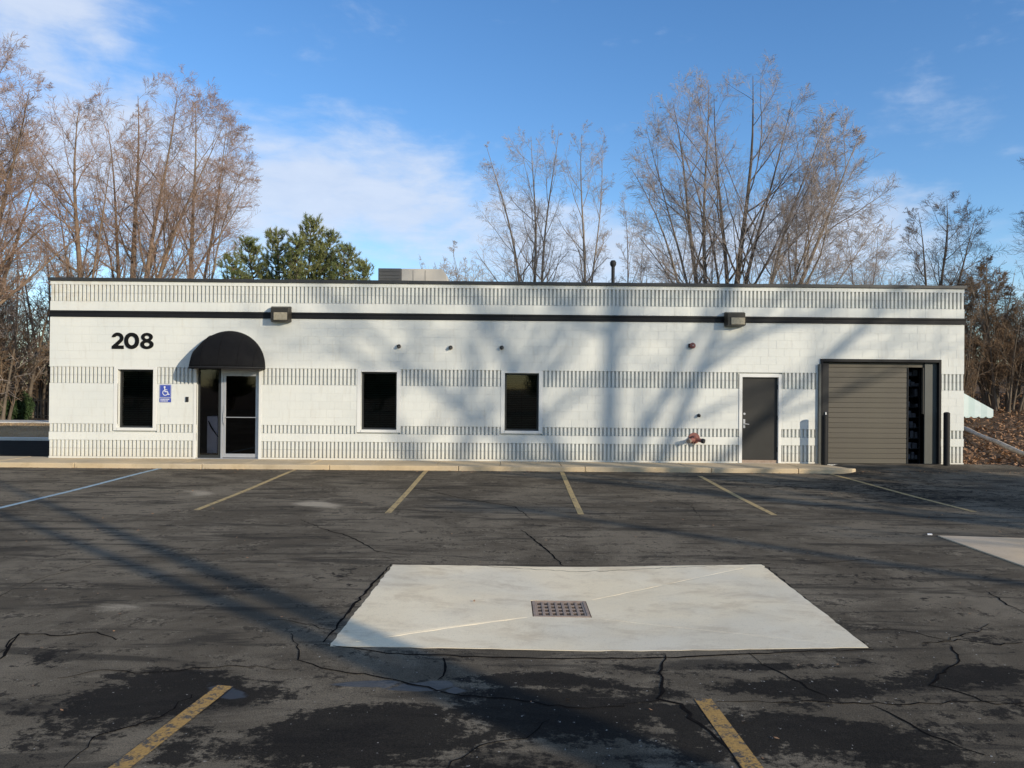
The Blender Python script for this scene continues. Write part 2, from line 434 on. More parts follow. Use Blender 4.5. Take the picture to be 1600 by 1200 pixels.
# ------------------------------------------------------------------ mesh helpers
class MB:
    def __init__(self):
        self.v = []
        self.f = []

    def box(self, x0, x1, y0, y1, z0, z1):
        n = len(self.v)
        self.v += [(x0, y0, z0), (x1, y0, z0), (x1, y1, z0), (x0, y1, z0), (x0, y0, z1), (x1, y0, z1), (x1, y1, z1), (x0, y1, z1)]
        self.f += [(n, n + 3, n + 2, n + 1), (n + 4, n + 5, n + 6, n + 7), (n, n + 1, n + 5, n + 4), (n + 1, n + 2, n + 6, n + 5),
                   (n + 2, n + 3, n + 7, n + 6), (n + 3, n, n + 4, n + 7)]
        return self

    def poly(self, pts):
        n = len(self.v)
        self.v += [tuple(p) for p in pts]
        self.f.append(tuple(range(n, n + len(pts))))
        return self

    def prism(self, outline, axis, a, b):
        """outline: 2D points, extruded along axis from a to b"""
        def P(p, t):
            return {'x': (t, p[0], p[1]), 'y': (p[0], t, p[1]), 'z': (p[0], p[1], t)}[axis]
        n = len(self.v)
        k = len(outline)
        self.v += [P(p, a) for p in outline] + [P(p, b) for p in outline]
        for i in range(k):
            j = (i + 1) % k
            self.f.append((n + i, n + j, n + k + j, n + k + i))
        self.f.append(tuple(range(n + k - 1, n - 1, -1)))
        self.f.append(tuple(range(n + k, n + 2 * k)))
        return self

    def tube(self, pts, radii, sides=10, cap=True):
        n0 = len(self.v)
        pts = [Vector(p) for p in pts]
        if not hasattr(radii, '__len__'):
            radii = [radii] * len(pts)
        ref = Vector((0, 0, 1))
        for i, p in enumerate(pts):
            a = pts[max(0, i - 1)]
            b = pts[min(len(pts) - 1, i + 1)]
            t = (b - a).normalized()
            rf = ref if abs(t.z) < 0.95 else Vector((1, 0, 0))
            u = t.cross(rf).normalized()
            w = t.cross(u)
            for s in range(sides):
                an = 2 * math.pi * s / sides
                q = p + (u * math.cos(an) + w * math.sin(an)) * radii[i]
                self.v.append(tuple(q))
        for i in range(len(pts) - 1):
            for s in range(sides):
                s2 = (s + 1) % sides
                a = n0 + i * sides
                self.f.append((a + s, a + s2, a + sides + s2, a + sides + s))
        if cap:
            self.f.append(tuple(n0 + s for s in range(sides - 1, -1, -1)))
            e = n0 + (len(pts) - 1) * sides
            self.f.append(tuple(e + s for s in range(sides)))
        return self

    def mesh(self, name, mat, fix=True):
        me = bpy.data.meshes.new(name)
        me.from_pydata(self.v, [], self.f)
        me.materials.append(mat)
        if fix:
            bm = bmesh.new()
            bm.from_mesh(me)
            bmesh.ops.recalc_face_normals(bm, faces=bm.faces)
            bm.to_mesh(me)
            bm.free()
        me.update()
        return me

    def build(self, name, mat, parent=None, bevel=0.0, smooth=False, **props):
        o = link(name, self.mesh(name, mat), parent, **props)
        if bevel:
            b = o.modifiers.new('bevel', 'BEVEL')
            b.width = bevel
            b.segments = 2
            b.limit_method = 'ANGLE'
        if smooth:
            shade(o)
        return o


def shade(o, ang=40):
    me = o.data
    me.polygons.foreach_set('use_smooth', [True] * len(me.polygons))
    bm = bmesh.new()
    bm.from_mesh(me)
    for e in bm.edges:
        if len(e.link_faces) == 2 and e.calc_face_angle(0) > R(ang):
            e.smooth = False
    bm.to_mesh(me)
    bm.free()


def link(name, data, parent=None, loc=None, rot=None, scale=None, **props):
    o = bpy.data.objects.new(name, data)
    C.objects.link(o)
    if parent:
        o.parent = parent
    if loc is not None:
        o.location = loc
    if rot is not None:
        o.rotation_euler = rot
    if scale is not None:
        o.scale = scale
    for k_, v_ in props.items():
        o[k_] = v_
    return o


def thing(name, label, cat, loc=(0, 0, 0), group=None, rot=None):
    o = link(name, None, loc=loc, rot=rot, label=label, category=cat)
    if group:
        o['group'] = group
    return o


def npmesh(name, V, Fq, mat, smooth=False):
    """V (n,3) float, Fq (m,k) int"""
    me = bpy.data.meshes.new(name)
    m_, k_ = Fq.shape
    me.vertices.add(len(V))
    me.vertices.foreach_set('co', np.asarray(V, np.float32).ravel())
    me.loops.add(m_ * k_)
    me.loops.foreach_set('vertex_index', Fq.astype(np.int32).ravel())
    me.polygons.add(m_)
    me.polygons.foreach_set('loop_start', np.arange(0, m_ * k_, k_, dtype=np.int32))
    me.polygons.foreach_set('loop_total', np.full(m_, k_, np.int32))
    if smooth:
        me.polygons.foreach_set('use_smooth', np.ones(m_, bool))
    me.materials.append(mat)
    me.update(calc_edges=True)
    return me


def smooth01(x):
    x = np.clip(x, 0, 1)
    return x * x * (3 - 2 * x)


# ------------------------------------------------------------------ ground
DX, DY = 0.47, -12.5           # middle of the drain


def hgt(x, y):
    x = np.asarray(x, float)
    y = np.asarray(y, float)
    h = 0.035 * smooth01((y + 5.5) / 4.0)
    ap = smooth01((x - 8.0) / 0.7)
    h = h + ap * 0.125 * smooth01((y + 2.8) / 2.6)
    h = h - 0.045 * np.exp(-((x - 0.8) / 1.5) ** 2 - ((y - DY) / 2.6) ** 2)
    return h


# coarse value noise for the stain and shade maps
_rs = np.random.RandomState(7)
_gr = _rs.rand(64, 64)


def vnoise(x, y, s):
    x = x * s
    y = y * s
    xi = np.floor(x).astype(int)
    yi = np.floor(y).astype(int)
    fx = smooth01(x - xi)
    fy = smooth01(y - yi)
    g = lambda a, b: _gr[a % 64, b % 64]
    return (g(xi, yi) * (1 - fx) + g(xi + 1, yi) * fx) * (1 - fy) + (g(xi, yi + 1) * (1 - fx) + g(xi + 1, yi + 1) * fx) * fy


def stain_and_shade_maps(X, Y):
    wx = X + (vnoise(X, Y, 1.3) - 0.5) * 0.7
    wy = Y + (vnoise(X + 31, Y + 7, 1.5) - 0.5) * 0.35

    def blob(u, v, ru, rv, z=0.0):
        x0, y0 = G(u, v)
        x1, _ = G(u + ru, v)
        _, ya = G(u, v + rv)
        _, yb = G(u, v - rv)
        rx = x1 - x0
        ry = abs(yb - ya) / 2
        yc = (ya + yb) / 2
        d = np.sqrt(((wx - x0) / rx) ** 2 + ((wy - yc) / ry) ** 2)
        return np.clip(1.25 - d * 0.9, 0, 1)
    dark = np.zeros_like(X) + 0.02
    # seal coat remains, with tree shade painted in: (u, v, half width, half height, amount)
    for (u, v, a, b_, s) in [(1190, 1063, 170, 18, .95), (870, 1064, 165, 13, .85), (1490, 1060, 110, 14, .8), (1000, 1075, 30, 16, .7),
                             (1270, 1150, 170, 55, .85), (1040, 1140, 70, 45, .9), (610, 1150, 190, 50, .85), (250, 1075, 160, 32, .8),
                             (120, 1120, 170, 60, .75), (60, 1030, 80, 14, .5), (330, 1160, 60, 50, .6), (860, 1110, 190, 40, .8),
                             (1190, 1028, 150, 7, .7), (800, 1190, 120, 30, .6), (1440, 1160, 70, 24, .45), (980, 1030, 50, 8, .5),
                             (400, 915, 120, 26, .38), (560, 900, 60, 34, .5), (160, 905, 80, 14, .25), (470, 850, 130, 12, .3),
                             (1460, 935, 90, 22, .3), (1350, 900, 120, 20, .25), (700, 838, 120, 8, .35), (300, 765, 80, 6, .3),
                             (1450, 775, 200, 30, .45), (1200, 760, 140, 10, .35), (1250, 985, 60, 10, .3), (1520, 1000, 60, 9, .45)]:  # right-hand blobs near the kerb paint cast shade into the dark map
        dark = np.maximum(dark, blob(u, v, a, b_) * s)
    dark += 0.25 * smooth01((-13.2 - Y) / 1.8) + 0.10 * smooth01((X - 0.5) / 3.0)  # foreground: tree shade painted in with the seal coat; right: darker asphalt
    dark += 0.22 * (vnoise(X * .6 + 9, Y * 1.3 + 5, 1.1) - .45)
    pale = np.zeros_like(X)
    for (u, v, a, b_, s) in [(500, 787, 50, 8, .9), (295, 772, 30, 8, .8), (240, 946, 60, 8, .5), (390, 792, 30, 4, .5), (150, 975, 100, 14, .35),
                             (560, 850, 60, 10, .3), (1010, 770, 60, 5, .2), (1230, 1030, 60, 8, .45), (940, 1045, 60, 9, .25),
                             (1480, 1090, 160, 10, .4), (1530, 1130, 70, 30, .4), (120, 850, 90, 12, .3), (480, 1010, 50, 7, .4), (960, 1085, 120, 7, .45)]:
        pale = np.maximum(pale, blob(u, v, a, b_) * s)
    pale += 0.16 * smooth01((0.5 - X) / 2.5) * smooth01((Y + 14.2) / 1.2) * smooth01((-8.2 - Y) / 1.5)
    damp = np.zeros_like(X)
    for (u, v, a, b_, s) in [(610, 1068, 90, 10, .8), (510, 1055, 60, 7, .8), (300, 1075, 60, 10, .6), (690, 1080, 40, 7, .7)]:
        damp = np.maximum(damp, blob(u, v, a, b_) * s)
    return dark, pale, damp


def make_lot():
    xs = np.unique(np.concatenate([np.arange(-42, -12, 0.5), np.arange(-12, 13.2, 0.08), np.arange(13.2, 46, 0.5)]))
    ys = np.unique(np.concatenate([np.arange(-45, -16.6, 0.5), np.arange(-16.6, -1.20, 0.08), [-1.20], np.arange(-1.2, 0.0, 0.08), [0.0]]))
    X, Y = np.meshgrid(xs, ys)
    Z = hgt(X, Y)
    nx, ny = len(xs), len(ys)
    idx = np.arange(nx * ny).reshape(ny, nx)
    q = np.stack([idx[:-1, :-1], idx[:-1, 1:], idx[1:, 1:], idx[1:, :-1]], -1)
    cx = (xs[:-1] + xs[1:]) / 2
    cy = (ys[:-1] + ys[1:]) / 2
    CXm, CYm = np.meshgrid(cx, cy)
    keep = ~((CXm < 7.9) & (CYm > -1.20))
    keep &= ~((CXm > 12.9 + 0.02 * CYm) & (CYm > -3.0))
    # hole for the drain
    keep &= ~((CXm > -1.32) & (CXm < 2.82) & (CYm > -13.64) & (CYm < -10.99))
    Fq = q[keep]
    me = npmesh('parking_lot', np.stack([X.ravel(), Y.ravel(), Z.ravel()], 1), Fq, M_asph, smooth=True)
    d, p, w = stain_and_shade_maps(X.ravel(), Y.ravel())
    for nm, arr in (('dark', d), ('pale', p), ('damp', w)):
        at = me.attributes.new(nm, 'FLOAT', 'POINT')
        at.data.foreach_set('value', arr.astype(np.float32))
    return link('parking_lot', me, kind='structure', label='worn dark asphalt parking lot in front of the building')


lot = make_lot()


def terr(x, y):
    """height of the land round the lot"""
    h = -0.06 + 0 * x
    right = smooth01((x - 12.4) / 1.6) * smooth01((y + 2.5) / 2.5)
    h = h + right * (0.16 + 1.25 * smooth01((y - 1.0) / 15.0) + 0.5 * smooth01((x - 15) / 10) + 2.6 * smooth01((y - 16) / 34))
    h = h - 0.25 * smooth01((-20 - y) / 30)
    return h


def make_terrain():
    xs = np.concatenate([[-1500, -700, -300, -150], np.arange(-90, 90.1, 1.0), [150, 300, 700, 1500]])
    ys = np.concatenate([[-1500, -600, -250], np.arange(-100, 90.1, 1.0), [150, 300, 700, 1500]])
    X, Y = np.meshgrid(xs, ys)
    Z = terr(X, Y) + (vnoise(X, Y, 0.33) - 0.5) * 0.05 * (X > 12)
    nx, ny = len(xs), len(ys)
    idx = np.arange(nx * ny).reshape(ny, nx)
    q = np.stack([idx[:-1, :-1], idx[:-1, 1:], idx[1:, 1:], idx[1:, :-1]], -1).reshape(-1, 4)
    me = npmesh('ground', np.stack([X.ravel(), Y.ravel(), Z.ravel()], 1), q, M_soil, smooth=True)
    return link('ground', me, kind='structure', label='bare leaf-strewn ground around and behind the building')


make_terrain()


def grid_sheet(x0, x1, y0, y1, fz, n, mfun=None):
    xs = np.linspace(x0, x1, n[0])
    ys = np.linspace(y0, y1, n[1])
    X, Y = np.meshgrid(xs, ys)
    return xs, ys, X, Y


# left side: the driveway beside the building, its kerb, lawn and the far walk
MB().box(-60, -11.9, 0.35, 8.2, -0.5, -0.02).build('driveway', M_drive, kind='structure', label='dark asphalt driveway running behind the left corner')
MB().box(-60, -11.9, 8.2, 8.42, -0.5, 0.09).build('driveway_kerb', M_kerbfar, kind='structure', bevel=0.02, label='pale kerb between the driveway and the lawn')
MB().box(-60, -11.9, 8.43, 19.2, -0.5, 0.05).build('lawn', M_grass, kind='structure', label='straw coloured winter lawn left of the building')
MB().box(-60, -8, 19.2, 21.4, -0.5, 0.10).build('far_path', M_kerbfar, kind='structure', bevel=0.02, label='sunlit pale path beyond the lawn')


def lawn_blades():
    rs = np.random.RandomState(3)
    n = 9000
    x = -30 + rs.rand(n) * 17.5
    y = 8.6 + rs.rand(n) * 10.4
    h = 0.03 + rs.rand(n) * 0.05
    a = rs.rand(n) * 6.28
    w = 0.012
    V = np.zeros((n, 3, 3))
    V[:, 0] = np.stack([x - w * np.cos(a), y - w * np.sin(a), np.full(n, .05)], 1)
    V[:, 1] = np.stack([x + w * np.cos(a), y + w * np.sin(a), np.full(n, .05)], 1)
    V[:, 2] = np.stack([x + (rs.rand(n) - .5) * .06, y + (rs.rand(n) - .5) * .06, .05 + h], 1)
    me = npmesh('lawn_grass', V.reshape(-1, 3), np.arange(n * 3).reshape(-1, 3), M_blade)
    link('lawn_grass', me, kind='stuff', label='short dry grass blades on the lawn')


lawn_blades()

# sidewalk: slabs are parts of the pavement
KY = -1.32


def make_sidewalk():
    root = link('sidewalk', None, kind='structure', label='tan concrete sidewalk with kerb along the foot of the building')
    rr = random.Random(5)
    x = -30.0
    cuts = [-30, -27, -24, -21, -18, -15.2, -12.4, -10.9, -9.4, -7.9, -6.35, -4.8, -3.3, -1.75, -0.2, 1.30, 2.85, 4.35, 5.85, 7.15]
    for a, b_ in zip(cuts[:-1], cuts[1:]):
        dz = rr.uniform(-0.004, 0.004)
        back = -0.004 if a > -12 else 0.30
        mb = MB()
        mb.box(a + 0.006, b_ - 0.006, KY + 0.16, back, -0.12, 0.150 + dz)
        o = mb.build('slab', M_walk, root, bevel=0.008)
    # last slab, tapering away to the garage apron
    MB().prism([(7.156, KY + 0.16), (8.32, KY + 0.16), (8.06, -0.004), (7.156, -0.004)], 'z', -0.12, 0.151).build('slab', M_walk, root, bevel=0.008)
    # kerb stones
    ks = [-30, -24, -18, -13.5, -10.4, -7.35, -4.3, -1.2, 1.85, 4.9, 7.0]
    for a, b_ in zip(ks[:-1], ks[1:]):
        dz = rr.uniform(-0.003, 0.003)
        MB().box(a + 0.005, b_ - 0.005, KY, KY + 0.152, -0.12, 0.153 + dz).build('kerb', M_walk, root, bevel=0.018)
    MB().prism([(7.005, KY), (8.30, KY), (8.42, KY + 0.06), (8.38, KY + 0.152), (7.005, KY + 0.152)], 'z', -0.12, 0.155).build('kerb', M_walk, root, bevel=0.018)
    MB().box(-30, 7.9, KY + 0.01, 0.28, -0.3, -0.10).build('base', M_walk, root)


make_sidewalk()


def ribbon(pts, wfun, dz, name, mat, parent, step=0.12, jit=0.0, seed=0, **props):
    """a thin sheet that follows the lot's surface"""
    rr = random.Random(seed)
    P = [Vector((p[0], p[1], 0)) for p in pts]
    out = []
    for a, b_ in zip(P[:-1], P[1:]):
        n = max(1, int((b_ - a).length / step))
        for i in range(n):
            out.append(a.lerp(b_, i / n))
    out.append(P[-1])
    if jit:
        for i in range(1, len(out) - 1):
            out[i] = out[i] + Vector((rr.gauss(0, jit), rr.gauss(0, jit), 0))
    V = []
    Fq = []
    for i, p in enumerate(out):
        a = out[max(0, i - 1)]
        b_ = out[min(len(out) - 1, i + 1)]
        t = (b_ - a)
        if t.length < 1e-6:
            t = Vector((1, 0, 0))
        t.normalize()
        nrm = Vector((-t.y, t.x, 0))
        s = i / max(1, len(out) - 1)
        w = wfun(s) * (rr.uniform(0.6, 1.35) if jit else 1)
        for sg in (-1, 1):
            q = p + nrm * w * 0.5 * sg
            V.append((q.x, q.y, float(hgt(q.x, q.y)) + dz))
        if i:
            k = 2 * i
            Fq.append((k - 2, k - 1, k + 1, k))
    me = bpy.data.meshes.new(name)
    me.from_pydata(V, [], Fq)
    me.materials.append(mat)
    me.update()
    return link(name, me, parent, **props)


# painted stall lines
for (a, b_, mat, lab) in [((465, 733), (307, 797), M_yel2, None), ((669, 733), (606, 802), M_yel2, None), ((878, 738), (908, 804), M_yel2, None),
                          ((1093, 744), (1210, 805), M_yel2, None), ((1297, 741), (1523, 800), M_yel2, None)]:
    A = G(*a, z=0.03)
    B = G(*b_, z=0.0)
    ribbon([(A[0], max(A[1], -1.36) if A[1] > -1.36 else A[1]), B], lambda s: 0.10, 0.004, 'parking_line', mat, lot)
A = G(256, 731, 0.03)
B = G(-60, 808, 0)
ribbon([A, B], lambda s: 0.11, 0.004, 'parking_line', M_blu, lot, label='pale blue line of the accessible stall')
A = G(352, 1072)
B = G(187, 1200)
D_ = (Vector(B) - Vector(A))
B2 = Vector(A) + D_ * 3.5
ribbon([A, tuple(B2)], lambda s: 0.115, 0.004, 'parking_line', M_yel, lot)
A = G(1098, 1088)
B = G(1178, 1200)
D_ = (Vector(B) - Vector(A))
B2 = Vector(A) + D_ * 3.5
ribbon([A, tuple(B2)], lambda s: 0.115, 0.004, 'parking_line', M_yel, lot)

# cracks in the asphalt
CR = [
    ([(1040, 1018), (1032, 1045), (1036, 1060), (1028, 1088), (1066, 1096), (1080, 1118), (1110, 1140), (1145, 1175), (1158, 1200)], .030),
    ([(0, 1020), (30, 990), (90, 994), (150, 988), (182, 1000)], .022),
    ([(0, 1030), (30, 992)], .03),
    ([(455, 990), (470, 1030), (510, 1045), (560, 1050), (640, 1066), (720, 1082), (800, 1088), (905, 1104), (1030, 1090)], .018),
    ([(693, 1025), (697, 1040), (684, 1060)], .026),
    ([(1487, 1010), (1497, 1032), (1470, 1055), (1452, 1070), (1500, 1082), (1540, 1098), (1600, 1104)], .024),
    ([(1600, 1098), (1540, 1096), (1420, 1099), (1300, 1096), (1200, 1092), (1120, 1092)], .016),
    ([(1170, 1016), (1200, 1040), (1240, 1058), (1290, 1085), (1300, 1095)], .016),
    ([(1360, 1100), (1420, 1130), (1460, 1150), (1500, 1168), (1540, 1180)], .020),
    ([(815, 828), (835, 842), (860, 862), (880, 880)], .030),
    ([(645, 762), (720, 778), (805, 792), (832, 812)], .025),
    ([(470, 812), (500, 825), (545, 838), (590, 862), (640, 868)], .022),
    ([(1545, 925), (1575, 945), (1600, 958)], .02),
    ([(1300, 985), (1400, 983), (1480, 1000), (1530, 985), (1545, 975)], .014),
    ([(1440, 1005), (1500, 1000), (1560, 1008), (1600, 1004)], .02),
    ([(505, 1003), (540, 960), (580, 915), (611, 881)], .035),
    ([(498, 1006), (620, 1020), (800, 1023), (1000, 1022), (1200, 1017), (1365, 1014)], .030),
    ([(1362, 1012), (1290, 965), (1235, 915), (1190, 880)], .022),
    ([(611, 880), (750, 882), (900, 889), (1050, 885), (1190, 880)], .014),
    ([(0, 932), (60, 905), (150, 880), (230, 870)], .012),
    ([(520, 985), (480, 975), (440, 968), (395, 970)], .012),
    ([(640, 880), (600, 870), (480, 872), (350, 880)], .012),
    ([(1000, 765), (1080, 790), (1100, 815)], .012),
    ([(1200, 870), (1280, 880), (1380, 872), (1500, 890)], .012),
    ([(90, 1060), (160, 1048), (230, 1052), (370, 1040), (450, 1046)], .014),
    ([(700, 1200), (740, 1165), (820, 1150), (860, 1120)], .014),
    ([(100, 1200), (150, 1150), (250, 1120), (300, 1085)], .014),
]
for i, (pts, w) in enumerate(CR):
    ribbon([G(*p) for p in pts], (lambda s, w=w: w * 0.85 * (0.35 + 0.65 * math.sin(math.pi * min(max(s, 0.06), 0.94)))), 0.0028 + 0.0001 * (i % 5), 'crack', M_crack, lot, step=0.07, jit=0.012 if w < 0.03 else 0.007, seed=i)


# concrete pad falling to the drain
def make_pad():
    c = [G(514, 1009, 0), G(1357, 1011, 0), G(1190, 882, 0), G(614, 882, 0)]
    c = [Vector((p[0], p[1])) for p in c]
    hw = 0.272
    ins = [Vector((DX - hw, DY - hw)), Vector((DX + hw, DY - hw)), Vector((DX + hw, DY + hw)), Vector((DX - hw, DY + hw))]
    ns, nr = 40, 18
    V = []
    Fq = []
    rr = random.Random(2)
    ring = []
    for r_ in range(nr + 1):
        t = r_ / nr
        row = []
        for sd in range(4):
            for i in range(ns):
                s = i / ns
                o_ = c[sd].lerp(c[(sd + 1) % 4], s)
                i_ = ins[sd].lerp(ins[(sd + 1) % 4], s)
                p = o_.lerp(i_, t)
                if r_ == 0:
                    p = p + Vector((rr.gauss(0, .0045), rr.gauss(0, .0045)))
                z = float(hgt(p.x, p.y)) + 0.003 - 0.015 * t ** 1.2
                if sd in (1, 3):
                    z += 0.004 * t * (1 - t) * 4
                row.append(len(V))
                V.append((p.x, p.y, z))
        ring.append(row)
    n = 4 * ns
    for r_ in range(nr):
        for i in range(n):
            j = (i + 1) % n
            Fq.append((ring[r_][i], ring[r_][j], ring[r_ + 1][j], ring[r_ + 1][i]))
    # outer skirt and inner throat
    low = len(V)
    for i in range(n):
        x, y, z = V[ring[0][i]]
        V.append((x, y, z - 0.08))
    for i in range(n):
        j = (i + 1) % n
        Fq.append((low + i, low + j, ring[0][j], ring[0][i]))
    low2 = len(V)
    for i in range(n):
        x, y, z = V[ring[nr][i]]
        V.append((x, y, z - 0.10))
    for i in range(n):
        j = (i + 1) % n
        Fq.append((ring[nr][i], ring[nr][j], low2 + j, low2 + i))
    me = bpy.data.meshes.new('concrete_pad')
    me.from_pydata(V, [], Fq)
    me.materials.append(M_pad)
    me.update()
    o = link('concrete_pad', me, kind='structure', label='pale square concrete pad sloping to the drain')
    # raised trowel ridges along the two diagonals
    for k_ in range(4):
        mb = MB()
        a = c[k_].lerp(ins[k_], 0.12)
        b_ = c[k_].lerp(ins[k_], 0.97)
        pts = []
        for i in range(15):
            s = i / 14
            p = a.lerp(b_, s)
            t = 0.12 + 0.85 * s
            z = float(hgt(p.x, p.y)) + 0.003 - 0.015 * t ** 1.2
            pts.append((p.x + rr.gauss(0, .004), p.y + rr.gauss(0, .004), z - 0.0012))
        mb.tube(pts, [0.003 + 0.0015 * (i % 3 == 0) for i in range(15)], 6)
        mb.build('trowel_ridge', M_pad, o, smooth=True)
    return float(hgt(DX, DY)) + 0.003 - 0.015


zpad = make_pad()


def make_drain():
    z = zpad
    t = thing('storm_drain', 'square rusty cast iron storm drain grate in the middle of the concrete pad', 'drain grate', (DX, DY, z))
    h = 0.262
    f = MB()
    f.box(-h, h, -h, -h + 0.03, -0.06, 0.004).box(-h, h, h - 0.03, h, -0.06, 0.004)
    f.box(-h, -h + 0.03, -h + 0.03, h - 0.03, -0.06, 0.004).box(h - 0.03, h, -h + 0.03, h - 0.03, -0.06, 0.004)
    f.build('frame', M_rust, t, bevel=0.003)
    n = 7
    W_ = 2 * (h - 0.034)
    for i in range(n + 1):
        x = -W_ / 2 + W_ * i / n
        MB().box(x - 0.014, x + 0.014, -W_ / 2, W_ / 2, -0.016, 0.0).build('long_bar', M_rust, t, bevel=0.003)
    for j in range(5):
        y = -W_ / 2 + 0.008 + (W_ - 0.016) * j / 4
        MB().box(-W_ / 2 + 0.001, W_ / 2 - 0.001, y - 0.019, y + 0.019, -0.014, -0.0025).build('cross_bar', M_rust, t, bevel=0.003)
    MB().box(-h, h, -h, h, -0.62, -0.60).box(-h - 0.01, -h, -h, h, -0.62, -0.07).box(h, h + 0.01, -h, h, -0.62, -0.07) \
        .box(-h, h, -h - 0.01, -h, -0.62, -0.07).box(-h, h, h, h + 0.01, -0.62, -0.07).build('pit', M_pit, t)


make_drain()

# concrete driveway corner at the right
a, b_, c_ = G(1465, 838), G(1600, 842), G(1600, 886)
dr = Vector(c_) - Vector(a)
dt = Vector(b_) - Vector(a)
e1 = Vector(a) + dt * 12
e2 = Vector(a) + dr * 1.6
e3 = Vector((e1.x, e2.y - 0.5))
MB().prism([(a[0], a[1]), (e2.x, e2.y), (e3.x, e3.y), (e1.x, e1.y)], 'z', -0.2, 0.014).build('concrete_apron', M_apron, kind='structure', bevel=0.006, label='tan concrete apron at the right edge of the lot')

# ------------------------------------------------------------------ the building
BW = 0.4064
X0, X1 = -29 * BW, 29 * BW
H0 = 0.15 + 0.22 * 0.2032
CHH = 0.2084
ZTOP = 0.15 + 22.60 * 0.2032
bld = thing('commercial_building', 'long low white painted block building with fluted bands, black stripe and the number 208', 'building')


def wx(u, v=650):
    return W(u, v)[0]


# openings (x0,x1,z0,z1) of smooth surround or frame edge
WINS = [(-10.04, -9.13, 0.93, 2.43), (-3.80, -2.88, 0.93, 2.42), (-0.10, 0.78, 0.93, 2.42)]
SUR = 0.10
ENTRY = (-8.02, -6.42, 0.15, 2.50)
DOOR = (6.02, 6.98, 0.15, 2.38)
GAR = (8.06, 11.17, 0.13, 2.86)
holes_blocks = [(a - SUR, b - SUR * -1, c - 0.07, d + 0.07) for (a, b, c, d) in WINS]
holes_blocks += [(ENTRY[0] - 0.07, ENTRY[1] + 0.07, 0, ENTRY[3] + 0.02), (DOOR[0] - 0.09, DOOR[1] + 0.09, 0, DOOR[3] + 0.08), GAR]
holes_wall = [w for w in WINS] + [ENTRY, DOOR, GAR]

# courses: (z0, z1, fluted)
courses = []
z = H0
for kx in range(17):
    courses.append((z, z + CHH, kx in (0, 1, 3, 9, 10)))
    z += CHH
zs0 = 0.15 + 17.80 * 0.2032
zs1 = 0.15 + 18.62 * 0.2032
z2 = 0.15 + 19.80 * 0.2032
z3 = 0.15 + 21.88 * 0.2032
courses += [(zs1, z2, False), (z2, (z2 + z3) / 2, True), ((z2 + z3) / 2, z3, True)]
cut_courses = [(z, zs0, False), (z3, ZTOP, False), (0.10, H0, False)]

_bm = {}


def block_mesh(fl, w, h, phase=0.0):
    key = (fl, round(w, 3), round(h, 4), round(phase, 3))
    if key in _bm:
        return _bm[key]
    j = 0.0016
    mb = MB()
    w0 = w
    d = 0.058
    if not fl:
        x0, x1, a, b = -w / 2 + j, w / 2 - j, -h / 2 + j, h / 2 - j
        e = 0.0013
        mb.v = [(x0, 0, a), (x1, 0, a), (x1, 0, b), (x0, 0, b),
                (x0 + e, -e, a + e), (x1 - e, -e, a + e), (x1 - e, -e, b - e), (x0 + e, -e, b - e)]
        mb.v = [(p[0], p[1] + 0.0, p[2]) for p in mb.v]
        mb.f = [(4, 5, 6, 7), (0, 1, 5, 4), (1, 2, 6, 5), (2, 3, 7, 6), (3, 0, 4, 7)]
    else:
        # profile along x: ribs with tapered grooves, 4 to a full block
        p = BW / 4
        prof = []
        x = phase
        # rib centres at p/2 + n p in block coordinates; clip to [0,w]
        xs = 0.0
        pts = []
        n0 = math.floor(phase / p)
        k_ = n0
        gw = 0.050
        while True:
            gs = k_ * p - phase           # groove centre
            pts += [(gs - gw / 2, 0), (gs - gw / 2 + 0.004, d), (gs + gw / 2 - 0.004, d), (gs + gw / 2, 0)]
            k_ += 1
            if gs > w + p:
                break
        # clip
        def yat(xq):
            for (a1, b1), (a2, b2) in zip(pts[:-1], pts[1:]):
                if a1 <= xq <= a2 and a2 > a1:
                    return b1 + (b2 - b1) * (xq - a1) / (a2 - a1)
            return 0
        lo, hi = 0.0015, w - 0.0015
        cl = [(lo, yat(lo))] + [q for q in pts if lo < q[0] < hi] + [(hi, yat(hi))]
        z0, z1 = -h / 2 + 0.003, h / 2 - 0.003
        n = len(cl)
        mb.v = [(q[0] - w / 2, q[1] - 0.008, z0) for q in cl] + [(q[0] - w / 2, q[1] - 0.008, z1) for q in cl]
        for i in range(n - 1):
            mb.f.append((i, i + 1, n + i + 1, n + i))
        # top and bottom back to the wall
        nb = len(mb.v)
        mb.v += [(-w / 2 + lo, d + .004, z0), (w / 2 - lo, d + .004, z0), (-w / 2 + lo, d + .004, z1), (w / 2 - lo, d + .004, z1)]
        mb.f.append(tuple(range(n - 1, -1, -1)) + (nb, nb + 1))
        mb.f.append(tuple(range(n, 2 * n)) + (nb + 3, nb + 2))
    me = mb.mesh('fluted_block' if fl else 'block', M_wall, fix=False)
    _bm[key] = me
    return me


